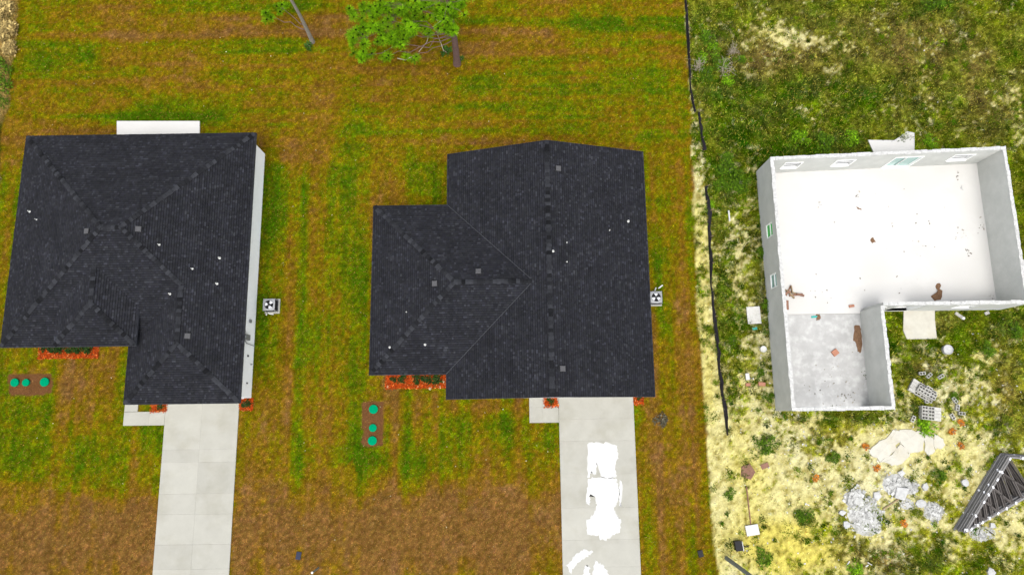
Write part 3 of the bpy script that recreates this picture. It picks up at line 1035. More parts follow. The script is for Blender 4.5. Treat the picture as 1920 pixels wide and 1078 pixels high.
def front_door(root, x, y, w=.95, h=2.05, m_=None):
    mb = MB()
    mb.box(x - w / 2, x + w / 2, y - .05, y + .02, .06, h)
    for i in range(2):
        for k in range(3):
            a = x - w / 2 + .1 + i * (w / 2 - .02)
            mb.box(a, a + w / 2 - .18, y - .062, y - .049, .22 + k * .62, .70 + k * .62)
    o = obj('door', mb, m_ or M_white, root)
    hb = MB()
    hb.lathe([(.03, 0), (.03, .05), (.02, .06)], (x + w / 2 - .09, y - .055, 1.0), 8)
    obj('handle', hb, M_galv, o)


# ---- left house
def left_house():
    root = thing('house', ((LX0 + LX1) / 2, (LY0 + LY1) / 2, 0), 'white house at left with dark hip roof and projecting garage wing', 'house')
    o = OVH
    wm = MB()
    wm.prism([(LX0 + o, LY0 + o), (LGX0 + o, LY0 + o), (LGX0 + o, LGY0 + o), (LX1 - o, LGY0 + o), (LX1 - o, LY1 - o), (LX0 + o, LY1 - o)], -.05, EZ - .06)
    obj('wall', wm, M_stucco, root)
    hd = (LY1 - LY0) / 2
    rz = EZ + hd * PITCH
    ym = (LY0 + LY1) / 2
    rw, re = LX0 + hd, LX1 - hd
    gh = (LX1 - LGX0) / 2
    gz = EZ + gh * PITCH
    gx = (LGX0 + LX1) / 2
    jy = LY0 + gh                       # where the garage ridge meets the hip
    J = (gx, jy, gz)
    GS = (gx, LGY0 + gh, gz)
    A, B = (rw, ym, rz), (re, ym, rz)
    NW, NE = (LX0, LY1, EZ), (LX1, LY1, EZ)
    SW, SI = (LX0, LY0, EZ), (LGX0, LY0, EZ)
    GSW, GSE = (LGX0, LGY0, EZ), (LX1, LGY0, EZ)
    planes = {
        'N': [NW, NE, B, A], 'W': [SW, NW, A],
        'S': [SW, SI, J, B, A],
        'E': [NE, GSE, GS, J, B],
        'GW': [SI, GSW, GS, J], 'GS': [GSW, GSE, GS]}
    # E is not convex: split for shingles
    E1 = [NE, (LX1, LY0 + gh, EZ), J, B]
    E2 = [(LX1, LY0 + gh, EZ), GSE, GS, J]
    conv = [planes['N'], planes['W'], planes['S'], E1, E2, planes['GW'], planes['GS']]
    dk = MB()
    for p in conv:
        deck_plane(dk, p)
    # tower (raised front hip)
    tx0, tx1, ty0, tz = -28.2, -23.2, 4.42, EZ + .78
    th = (tx1 - tx0) / 2
    txm = (tx0 + tx1) / 2
    tp = (txm, ty0 + th, tz + th * PITCH)
    yr = LY0 + (tp[2] - EZ) / PITCH
    ye = LY0 + (tz - EZ) / PITCH
    TN = (txm, yr, tp[2])
    TSW, TSE = (tx0, ty0, tz), (tx1, ty0, tz)
    TWN, TEN = (tx0, ye, tz), (tx1, ye, tz)
    tpl = [[TSW, TSE, tp], [TSE, TEN, TN, tp], [TWN, TSW, tp, TN]]
    for p in tpl:
        deck_plane(dk, p)
    roof = obj('roof', dk, M_deck, root)
    tw = MB()
    tw.prism([(tx0 + .3, ty0 + .42), (tx1 - .3, ty0 + .42), (tx1 - .3, ye), (tx0 + .3, ye)], EZ - .1, tz - .08)
    obj('wall', tw, M_stucco, root)
    sh = MB()
    for p in conv + tpl:
        shingle_plane(sh, p)
    so = obj('shingles', sh, M_shingle, roof)
    so['kind'] = 'stuff'
    fm = MB()
    def fas(a, b):
        a, b = Vector(a), Vector(b)
        fm.bar(a + Vector((0, 0, -.085)), b + Vector((0, 0, -.085)), .03, .15)
    for a, b in ((NW, NE), (NE, GSE), (GSE, GSW), (GSW, SI), (SI, SW), (SW, NW), (TSW, TSE), (TSE, TEN), (TWN, TSW)):
        fas(a, b)
    obj('fascia', fm, M_fascia, roof)
    sf = MB()
    sf.prism([(LX0 + .02, LY0 + .02), (LGX0 + .02, LY0 + .02), (LGX0 + .02, LGY0 + .02), (LX1 - .02, LGY0 + .02), (LX1 - .02, LY1 - .02), (LX0 + .02, LY1 - .02)], EZ - .155, EZ - .135)
    obj('soffit', sf, M_soffit, roof)
    n = {k: plane_normal(v) for k, v in planes.items()}
    tn = [plane_normal(p) for p in tpl]
    caps(roof, NW, A, n['N'], n['W'])
    caps(roof, NE, B, n['N'], n['E'])
    caps(roof, SW, A, n['S'], n['W'])
    caps(roof, A, B, n['N'], n['S'], start=-.05)
    caps(roof, J, B, n['S'], n['E'], start=0)
    caps(roof, GS, J, n['GW'], n['E'], start=0)
    caps(roof, GSW, GS, n['GW'], n['GS'])
    caps(roof, GSE, GS, n['E'], n['GS'])
    caps(roof, TSW, tp, tn[0], tn[2])
    caps(roof, TSE, tp, tn[0], tn[1])
    caps(roof, tp, TN, tn[1], tn[2], start=0)

    def zat(x, y):
        z = min(EZ + (x - LX0) * PITCH, EZ + (LX1 - x) * PITCH, EZ + (LY1 - y) * PITCH)
        main = min(z, EZ + (y - LY0) * PITCH)
        wing = min(EZ + (x - LGX0) * PITCH, EZ + (LX1 - x) * PITCH, EZ + (y - LGY0) * PITCH)
        return max(main, wing)

    def at(px, py):
        z = 4.0
        for _ in range(12):
            x, y, _z = W(px, py, z)
            z = zat(x, y)
        return x, y, z
    for px, py, k in ((165, 434, 'W'), (260, 430, 'E'), (352, 630, 'E')):
        box_vent(roof, *at(px, py), n[k])
    for px, py, r in ((56, 397, .055), (69, 412, .035), (299, 459, .045), (412, 484, .055), (361, 504, .045), (407, 532, .055), (319, 551, .05)):
        pipe_vent(roof, *at(px, py), r)
    # wall fittings on the east wall
    xw = LX1 - o
    def fit(name, px, py, sx, sy, z, hz, m_, extra=None):
        x, y, _ = W(px, py, z)
        mb = MB()
        mb.box(xw - .01, xw + sx, y - sy / 2, y + sy / 2, z - hz / 2, z + hz / 2)
        if extra:
            extra(mb, y, z)
        return obj(name, mb, m_, root)
    em = fit('electric_meter', 469, 632, .16, .36, 1.5, .75, M_galv, lambda mb, y, z: mb.lathe([(.10, 0), (.10, .04), (.06, .07)], (xw + .1, y, z + .375), 10))
    cb = MB()
    ye_ = W(469, 632, 1.5)[1]
    cb.tube([(xw + .05, ye_ - .2, 1.7), (xw + .07, ye_ - .38, 1.5), (xw + .05, ye_ - .42, .25), (xw + .05, ye_ - .42, -.02)], .025, 6)
    cb.tube([(xw + .05, ye_ + .22, 1.6), (xw + .05, ye_ + .5, 1.75), (xw + .05, ye_ + 2.2, 1.75)], .014, 6)
    obj('conduit', cb, M_galv, em)
    fit('disconnect_box', 473, 602, .10, .2, 1.0, .3, M_galv)
    hb = MB()
    yh = W(478, 684)[1]
    hb.tube([(xw, yh, .5), (xw + .12, yh, .5), (xw + .2, yh, .42)], .022, 8)
    hb.lathe([(.05, 0), (.05, .02)], (xw + .1, yh, .54), 8)
    obj('hose_tap', hb, M_galv, root)
    fit('junction_box', 471, 667, .06, .12, 1.0, .16, M_vent)
    fit('junction_box', 470, 718, .06, .10, .9, .12, M_vent)
    garage_door(root, LGX0 + 1.6, LX1 - o - .55, LGY0 + o)
    front_door(root, -25.7, LY0 + o)
    window_part(root, (-29.7, LY0 + o, .9), 1.5, 1.3, 'y', -1)
    window_part(root, (-27.3, LY0 + o, .9), .9, 1.3, 'y', -1)
    window_part(root, (-30.3, LY1 - o, 1.0), 1.2, 1.2, 'y', 1)
    window_part(root, (-19.5, LY1 - o, 1.0), 1.2, 1.2, 'y', 1)
    window_part(root, (LX0 + o, 14.5, 1.0), 1.0, 1.2, 'x', -1)
    gd = MB()
    x0 = (W(240, 240)[0] + W(340, 240)[0]) / 2
    gd.box(x0 - 1.2, x0 + 1.2, LY1 - o - .01, LY1 - o + .05, .08, 2.1)
    g = obj('patio_door', gd, M_white, root)
    for s in (-1, 1):
        p = MB()
        p.box(x0 + s * .6 - .5, x0 + s * .6 + .5, LY1 - o + .045, LY1 - o + .058, .2, 2.0)
        obj('pane', p, M_dglass, g)


left_house()


# ---- centre house
def centre_house():
    root = thing('house', ((CX0 + CX1) / 2, (CY0 + CY1) / 2, 0), 'middle house with dark gable roof and hipped west wing', 'house')
    o = OVH
    xm = (CX0 + CX1) / 2
    rz = EZ + (xm - CX0) * PITCH
    wh = (CWY1 - CWY0) / 2
    wy = (CWY0 + CWY1) / 2
    wz = EZ + wh * PITCH
    wr = CWX0 + wh
    vx = CX0 + wh
    A, V = (wr, wy, wz), (vx, wy, wz)
    NW, NE, SE, SW = (CX0, CY1, EZ), (CX1, CY1, EZ), (CX1, CY0, EZ), (CX0, CY0, EZ)
    RN, RS = (xm, CY1, rz), (xm, CY0, rz)
    VN, VS = (CX0, CWY1, EZ), (CX0, CWY0, EZ)
    WNW, WSW = (CWX0, CWY1, EZ), (CWX0, CWY0, EZ)
    rv = (xm, wy, rz)
    E = [NE, SE, RS, RN]
    W1 = [NW, VN, V, (vx, CY1, wz)]
    W1b = [(vx, CY1, wz), V, rv, RN]
    W2 = [VS, SW, (vx, CY0, wz), V]
    W2b = [V, (vx, CY0, wz), RS, rv]
    WN = [WNW, VN, V, A]
    WS = [WSW, VS, V, A]
    WW = [WSW, WNW, A]
    planes = [E, [NW, VN, V, rv, RN], [VS, SW, RS, rv, V], WN, WS, WW]
    dk = MB()
    for p in planes:
        deck_plane(dk, p)
    roof = obj('roof', dk, M_deck, root)
    sh = MB()
    for p in (E, [NW, VN, V, rv, RN], [VS, SW, RS, rv, V], WN, WS, WW):
        shingle_plane(sh, p)
    so = obj('shingles', sh, M_shingle, roof)
    so['kind'] = 'stuff'
    fm = MB()
    def fas(a, b):
        a, b = Vector(a), Vector(b)
        fm.bar(a + Vector((0, 0, -.085)), b + Vector((0, 0, -.085)), .03, .15)
    for a, b in ((NE, SE), (NW, VN), (VN, WNW), (WNW, WSW), (WSW, VS), (VS, SW), (NE, RN), (RN, NW), (SW, RS), (RS, SE)):
        fas(a, b)
    obj('fascia', fm, M_fascia, roof)
    # valley flashing line
    vm = MB()
    for a in (VN, VS):
        d = Vector((0, 0, .012))
        vm.bar(Vector(a) + d, Vector(V) + d, .035, .022)
    obj('valley_flashing', vm, mat('valley_metal', (0.045, 0.047, 0.052), .6, .2, 6.0), roof)
    sf = MB()
    sf.prism([(CX0 + .02, CY0 + .02), (CX1 - .02, CY0 + .02), (CX1 - .02, CY1 - .02), (CX0 + .02, CY1 - .02), (CX0 + .02, CWY1 - .02), (CWX0 + .02, CWY1 - .02), (CWX0 + .02, CWY0 + .02), (CX0 + .02, CWY0 + .02)],
             EZ - .155, EZ - .135)
    obj('soffit', sf, M_soffit, roof)
    wm = MB()
    wm.prism([(CX0 + o, CY0 + o), (CX1 - o, CY0 + o), (CX1 - o, CY1 - o), (CX0 + o, CY1 - o), (CX0 + o, CWY1 - o), (CWX0 + o, CWY1 - o), (CWX0 + o, CWY0 + o), (CX0 + o, CWY0 + o)], -.05, EZ - .16)
    for ya in (CY0 + o, CY1 - o - .15):
        za, zb = EZ - .13, rz - .14
        hw = (zb - za) / PITCH
        vs = [(xm - hw, ya, za), (xm + hw, ya, za), (xm, ya, zb), (xm - hw, ya + .15, za), (xm + hw, ya + .15, za), (xm, ya + .15, zb)]
        wm.raw(vs, [(0, 1, 2), (5, 4, 3), (0, 3, 4, 1), (1, 4, 5, 2), (2, 5, 3, 0)])
    obj('wall', wm, M_stucco, root)
    nE, nW = plane_normal(E), plane_normal(W1)
    nN, nS, nWW = plane_normal(WN), plane_normal(WS), plane_normal(WW)
    caps(roof, RS, RN, nE, nW, start=.02)
    caps(roof, A, V, nN, nS, start=-.05)
    caps(roof, WNW, A, nN, nWW)
    caps(roof, WSW, A, nS, nWW)

    def zat(x, y):
        main = min(EZ + (x - CX0) * PITCH, EZ + (CX1 - x) * PITCH)
        wing = min(EZ + (x - CWX0) * PITCH, EZ + (y - CWY0) * PITCH, EZ + (CWY1 - y) * PITCH)
        return max(main, wing)

    def at(px, py):
        z = 4.0
        for _ in range(12):
            x, y, _z = W(px, py, z)
            z = zat(x, y)
        return x, y, z
    for px, py, n in ((1046, 317, nE), (1054, 691, nE), (897, 510, nN), (816, 532, nWW)):
        box_vent(roof, *at(px, py), n)
    for px, py, r in ((1178, 415, .055), (1143, 432, .032), (1063, 455, .032), (1037, 471, .055), (1063, 491, .032), (762, 585, .03), (731, 651, .055), (797, 646, .055)):
        pipe_vent(roof, *at(px, py), r)
    garage_door(root, dx0 + .05, dx1 - .05, CY0 + o)
    front_door(root, W(1003, 760)[0], CY0 + o)
    window_part(root, (-2.2, CY0 + o, .9), 1.6, 1.3, 'y', -1)
    window_part(root, (-6.6, CWY0 + o, .9), 1.6, 1.3, 'y', -1)
    window_part(root, (CWX0 + o, 7.0, 1.0), 1.1, 1.2, 'x', -1)
    window_part(root, (CX1 - o, 4.6, 1.0), .9, 1.1, 'x', 1)
    window_part(root, (CX1 - o, 13.0, 1.0), .9, 1.1, 'x', 1)
    window_part(root, (0.0, CY1 - o, 1.0), 1.4, 1.2, 'y', 1)
    window_part(root, (5.0, CY1 - o, 1.0), 1.4, 1.2, 'y', 1)


centre_house()


# ------------------------------------------------------------------ unfinished block house
def unfinished_house():
    root = thing('unfinished_house', ((UX0 + UX1) / 2, (UY0 + UY1) / 2, 0), 'roofless grey block house shell with white slab floor', 'house')
    rear = lambda x: -.13 + .52 * (x - UX0) / (UX1 - UX0)
    sl = MB()
    sl.prism([(UX0 + .02, UY0 - .12), (UGX1 - .1, UY0 - .12), (UGX1 - .1, UY0 + .02), (UX1 - .02, UY0 + .02), (UX1 - .02, UY1 - .05 + rear(UX1)), (UX0 + .02, UY1 - .05 + rear(UX0))], -.1, .13)
    obj('floor', sl, M_slab, root)
    gs = MB()
    gs.prism([(UX0 + .02, UGY0 + .02), (UGX1 - .02, UGY0 + .02), (UGX1 - .02, UY0 - .125), (UX0 + .02, UY0 - .125)], -.1, .05)
    obj('floor', gs, M_gslab, root)['label'] = 'grey dusty garage floor'

    def wall(p0, p1, inward, openings=()):
        """p0,p1 outer face line; inward unit vector; openings (t0,t1,z0,z1,kind)"""
        p0, p1 = Vector((*p0, 0)), Vector((*p1, 0))
        d = (p1 - p0)
        L = d.length
        d.normalize()
        n = Vector((*inward, 0))
        mb = MB()
        def seg(t0, t1, z0, z1, m_=mb, d0=0, d1=UT):
            a, b = p0 + d * t0 + n * d0, p0 + d * t1 + n * d1
            m_.box(min(a.x, b.x), max(a.x, b.x), min(a.y, b.y), max(a.y, b.y), z0, z1)
        t = 0
        for (a, b, z0, z1, kind) in sorted(openings):
            seg(t, a, -.1, UH)
            if z0 > 0:
                seg(a, b, -.1, z0)
            if z1 < UH:
                seg(a, b, z1, UH)
            t = b
        seg(t, L, -.1, UH)
        w = obj('wall', mb, M_block, root)
        # uneven mortar lying along the wall top
        cap = MB()
        t = 0.0
        while t < L - .02:
            l = min(random.uniform(.2, .42), L - t)
            e0, e1 = random.uniform(-.02, .035), random.uniform(-.02, .035)
            seg(t + .003, t + l - .003, UH + .001, UH + random.uniform(.012, .05), cap, -e0 - .005, UT + e1)
            t += l
        obj('mortar_cap', cap, M_mortar, w)['kind'] = 'stuff'
        for (a, b, z0, z1, kind) in openings:
            f = MB()
            q = .07
            d0, d1 = .02, UT + .025
            seg(a, a + q, z0, z1, f, d0, d1)
            seg(b - q, b, z0, z1, f, d0, d1)
            seg(a + q, b - q, z1 - q, z1, f, d0, d1)
            if kind != 'open':
                seg(a + q, b - q, z0, z0 + q, f, d0, d1 + .04)
            if kind == 'open':
                obj('door_frame', f, M_white, root)
                continue
            wo = obj('patio_door' if kind == 'slide' else 'window', f, M_white, root)
            if kind == 'slide':
                mid = (a + b) / 2
                for s0, s1, dd in ((a + q, mid + .03, .06), (mid - .03, b - q, .11)):
                    p = MB()
                    seg(s0, s1, z0 + q, z1 - q, p, dd, dd + .012)
                    obj('pane', p, M_glass, wo)
                    fr = MB()
                    seg(s0, s0 + .05, z0 + q, z1 - q, fr, dd - .012, dd + .024)
                    seg(s1 - .05, s1, z0 + q, z1 - q, fr, dd - .012, dd + .024)
                    obj('sash', fr, M_white, wo)
            else:
                gm = {'green': M_green, 'teal': M_glass}.get(kind, M_pane)
                zm = (z0 + z1) / 2
                p = MB()
                seg(a + q, b - q, z0 + q, zm - .02, p, .06, .075)
                obj('pane', p, gm, wo)
                p = MB()
                seg(a + q, b - q, zm + .02, z1 - q, p, .11, .125)
                obj('pane', p, gm, wo)
                p = MB()
                seg(a + q, b - q, zm - .02, zm + .02, p, .05, .14)
                obj('sash', p, M_white, wo)
        return w

    def tx(px, py, z, x0, sgn=1):
        return sgn * (W(px, py, z)[0] - x0)
    # north wall, seen from inside (openings by their photo columns)
    ops = []
    for a, b in ((1466, 1500), (1562, 1598), (1782, 1822)):
        zc = 1.45
        ta, tb = tx(a, 310, zc, UX0), tx(b, 308, zc, UX0)
        ops.append((ta, tb, .95, 2.05, 'win'))
    ta, tb = tx(1664, 302, 1.1, UX0), tx(1718, 302, 1.1, UX0)
    ops.append((ta, tb, .13, 2.1, 'slide'))
    before = set(bpy.data.objects)
    wall((UX0, UY1), (UX1, UY1), (0, -1), ops)
    # the rear wall runs slightly out of square, as measured
    rx, ry = root.location.x, root.location.y
    for o in set(bpy.data.objects) - before:
        for v in o.data.vertices:
            v.co.y += rear(v.co.x + rx)
    # west wall (outer face seen), between the corners
    wy = lambda py, z: W(1435, py, z)[1]
    ops = []
    for pa, pb, k in ((445, 419, 'green'), (540, 513, 'teal')):
        ya, yb = wy(pa, 1.5), wy(pb, 1.5)
        ops.append((ya - (UGY0 + UT), yb - (UGY0 + UT), .95, 2.05, k))
    wall((UX0, UGY0 + UT), (UX0, UY1 - UT + rear(UX0)), (1, 0), ops)
    # east wall
    wall((UX1, UY0 + UT), (UX1, UY1 - UT - .01 + rear(UX1)), (-1, 0))
    # south wall of main room, east of the garage bay: door + window
    x0 = UGX1
    d0, d1 = 1.25, 2.95
    wall((x0, UY0), (UX1, UY0), (0, 1), [(.35, 1.0, .6, 2.1, 'win'), (d0, d1, .13, 2.15, 'open'), (5.2, 6.5, .95, 2.05, 'win')])
    # garage bay east and south walls
    wall((UGX1, UGY0 + UT), (UGX1, UY0), (-1, 0))
    wall((UX0, UGY0), (UGX1, UGY0), (0, 1), [(.75, 5.6, .05, 2.25, 'open')])


unfinished_house()


# ------------------------------------------------------------------ mulch beds and their plants
def leaf_clump(n, rad, h, leaf, c0, c1, lobes=6, flat=.6):
    mb = MB()
    L_ = [(0, 0, rad * .55, 1.0)]
    for _ in range(lobes):
        a = random.uniform(0, 6.283)
        d = rad * random.uniform(.35, .85)
        L_.append((d * math.cos(a), d * math.sin(a), rad * random.uniform(.18, .42), random.uniform(.4, .95)))
    for _ in range(n):
        lx, ly, lr, lh = random.choice(L_)
        px, py = random.gauss(lx, lr * .55), random.gauss(ly, lr * .55)
        q = math.hypot(px - lx, py - ly) / lr
        zz = h * lh * random.random() ** .7 * max(.15, 1 - .5 * q * q) + .02
        p = Vector((px, py, zz))
        ang = math.atan2(py - ly, px - lx) + random.gauss(0, .9)
        t = random.uniform(-.3, .9) * flat
        d = Vector((math.cos(ang) * math.cos(t), math.sin(ang) * math.cos(t), math.sin(t)))
        s = Vector((-math.sin(ang), math.cos(ang), random.gauss(0, .3))).normalized()
        L = leaf * random.uniform(.5, 1.4)
        w = L * random.uniform(.14, .28)
        k = random.random()
        j = math.exp(random.gauss(0, .30))
        c = tuple((c0[i] * (1 - k) + c1[i] * k) * j for i in range(3))
        mb.face([p, p + d * L * .5 + s * w, p + d * L, p + d * L * .5 - s * w], c)
    return mb


def stems(mb, n, rad, h, r=.012):
    for _ in range(n):
        a = random.uniform(0, 2 * math.pi)
        e = (rad * .6 * math.cos(a), rad * .6 * math.sin(a), h * .8)
        mb.tube([(0, 0, -.02), (e[0] * .4, e[1] * .4, h * .4), e], [r, r * .7, r * .3], 5)


def plant_mesh(n, rad, h, leaf, c0, c1, **k):
    return mesh_from('leaves', leaf_clump(n, rad, h, leaf, c0, c1, **k), M_leaf)


ST = MB()
stems(ST, 5, .3, .4)
stem_me = mesh_from('stem', ST, M_twig)


def plant(name, me, p, s, label, cat='shrub', group=None, hz=None, rz=None):
    root = thing(name, (p[0], p[1], p[2] if len(p) > 2 else 0), label, cat, group)
    shared('leaves', me, root, (0, 0, 0), (0, 0, rz if rz is not None else random.uniform(0, 6.28)), (s, s, hz or s))
    shared('stem', stem_me, root, (0, 0, 0), (0, 0, random.uniform(0, 6.28)), (s * .9, s * .9, (hz or s) * .9))
    return root


DG0, DG1 = (0.008, 0.022, 0.004), (0.03, 0.07, 0.010)
hedge_me = plant_mesh(240, .36, .45, .13, DG0, DG1)
RED = (0.33, 0.045, 0.004)


def mulch_bed(poly, label, h=.07, seed=0, zb=.0):
    cx = sum(p[0] for p in poly) / len(poly)
    cy = sum(p[1] for p in poly) / len(poly)
    root = thing('mulch_bed', (cx, cy, 0), label, 'mulch bed')
    xs = [p[0] for p in poly]
    ys = [p[1] for p in poly]
    x0, x1, y0, y1 = min(xs), max(xs), min(ys), max(ys)
    mb = MB()
    nx, ny = max(3, int((x1 - x0) / .12)), max(3, int((y1 - y0) / .12))
    P = {}
    for i in range(nx + 1):
        for j in range(ny + 1):
            u, v = i / nx, j / ny
            edge = min(u, 1 - u, v, 1 - v) == 0
            x, y = x0 + (x1 - x0) * u, y0 + (y1 - y0) * v
            if edge:
                x += random.gauss(0, .02)
                y += random.gauss(0, .02)
            P[i, j] = (x, y, -.01 if edge else zb + h * random.uniform(.5, 1))
    for i in range(nx):
        for j in range(ny):
            k = random.uniform(.6, 1.15)
            mb.face([P[i, j], P[i + 1, j], P[i + 1, j + 1], P[i, j + 1]], tuple(c * k for c in RED))
    obj('mulch', mb, M_mulch, root)
    ch = MB()
    for _ in range(int((x1 - x0) * (y1 - y0) * 330)):
        x, y = random.uniform(x0 - .01, x1 + .01), random.uniform(y0 - .05, y1)
        an = random.uniform(0, 6.28)
        L, w = random.uniform(.025, .07), random.uniform(.01, .02)
        dx, dy = math.cos(an), math.sin(an)
        z = zb + h * random.uniform(.7, 1.25)
        t = random.gauss(0, .012)
        k = math.exp(random.gauss(0, .4))
        c = tuple(q * k for q in (RED if random.random() < .85 else (.45, .16, .04)))
        ch.face([(x - dx * L - dy * w, y - dy * L + dx * w, z - t), (x + dx * L - dy * w, y + dy * L + dx * w, z + t), (x + dx * L + dy * w, y + dy * L - dx * w, z + t), (x - dx * L + dy * w, y - dy * L - dx * w, z - t)], c)
    obj('wood_chips', ch, M_mulch, root)['kind'] = 'stuff'
    return root


def grow(poly, dy0=0, up=0):
    return [(p[0], p[1] + (up if i < 2 else 0)) for i, p in enumerate(poly)]


mulch_bed([(p[0], min(p[1], CWY0 + OVH - .02)) for p in BEDS['front']], 'long red mulch bed before the west wing of the middle house')
for i, (px, py, s) in enumerate(((738, 710, .6), (757, 710, .85), (780, 712, .9), (800, 709, .95), (822, 708, 1.15))):
    x, y, _ = W(px, py)
    ords = ('leftmost small', 'second from left small', 'middle', 'fourth from left', 'rightmost and largest')[i]
    plant('hedge_plant', hedge_me, (x, y, .03), s, ords + ' dark green shrub in the red bed of the middle house', group='shrubs along the middle house bed')
mulch_bed([(p[0], min(p[1], LY0 + OVH - .02)) for p in BEDS['leftfront']], 'red mulch bed edging dark shrubs at the left house front')
for i in range(6):
    x, y, _ = W(90 + i * 15.2, 656)
    plant('hedge_plant', hedge_me, (x, y + .12, .03), 1.05, ('leftmost', 'second from left', 'third from left', 'third from right', 'second from right', 'rightmost')[i] + ' dark shrub in the row under the left house eave', group='shrub row at the left house front')
for key, lab in (('leftcorner', 'red mulch square at the corner of the left garage'), ('leftwalk', 'red mulch strip between the left walk and driveway'),
                 ('centrewalk', 'red mulch square set into the middle walk'), ('centrecorner', 'small red mulch heap right of the middle driveway')):
    lim = (LGY0 if key.startswith('left') else CY0) + OVH - .02
    if key == 'leftcorner':
        lim = 9
    mulch_bed([(p[0], min(p[1], lim)) for p in BEDS[key]], lab, zb=.045 if key.endswith('walk') else 0)
for px, py, s, lab in ((462, 756, .8, 'dark spiky shrub in the mulch square beside the left garage'), (304, 758, .8, 'dark shrub in the mulch strip by the left walk'),
                       (1032, 750, .7, 'dark shrub in the mulch square of the middle walk'), (1197, 745, .5, 'small dark shrub in mulch right of the middle driveway')):
    x, y, _ = W(px, py)
    plant('hedge_plant', hedge_me, (x, y, .03), s, lab)
for px, py in ((727, 724), (806, 728), (832, 716), (825, 725)):
    x, y, _ = W(px, py)
    mb = MB()
    mb.lathe([(.08, -.02), (.10, .03), (.07, .06), (.03, .08)], (x, y, 0), 6)
    mb.v = [(a + random.gauss(0, .02), b + random.gauss(0, .02), c) for a, b, c in mb.v]
    tag(obj('stone', mb, M_stone, base=(x, y, 0)), 'pale edging stone at the front of the middle red mulch bed', 'stone', 'pale stones by the mulch bed')


# ------------------------------------------------------------------ septic lids
lid_proto = None


def septic(px, py, r, label, group):
    x, y, _ = W(px, py, .12)
    root = thing('septic_lid', (x, y, 0), label, 'septic lid', group)
    a = MB()
    a.lathe([(r * .9, -.05), (r * .9, .10)], (x, y, 0), 24)
    obj('riser', a, M_lid, root)
    b = MB()
    b.lathe([(r, .085), (r, .125), (r * .93, .14), (r * .45, .155), (r * .2, .16)], (x, y, 0), 28)
    lid = obj('lid', b, M_lid, root)
    ri = MB()
    for k in range(8):
        an = k * math.pi / 4
        ri.bar((x + r * .3 * math.cos(an), y + r * .3 * math.sin(an), .160), (x + r * .88 * math.cos(an), y + r * .88 * math.sin(an), .146), .02, .016)
    obj('rib', ri, M_lid, lid)


for px, py, r, w in ((27, 717, .27, 'leftmost'), (48, 717, .24, 'middle'), (83, 716, .29, 'rightmost')):
    septic(px, py, r, w + ' round green septic lid in the bare patch by the left house', 'green lids left of the left driveway')
for px, py, r, w in ((700, 767, .29, 'upper'), (699, 802, .25, 'middle'), (698, 826, .29, 'lower')):
    septic(px, py, r, w + ' round green septic lid in the patch between the houses', 'green lids between the houses')


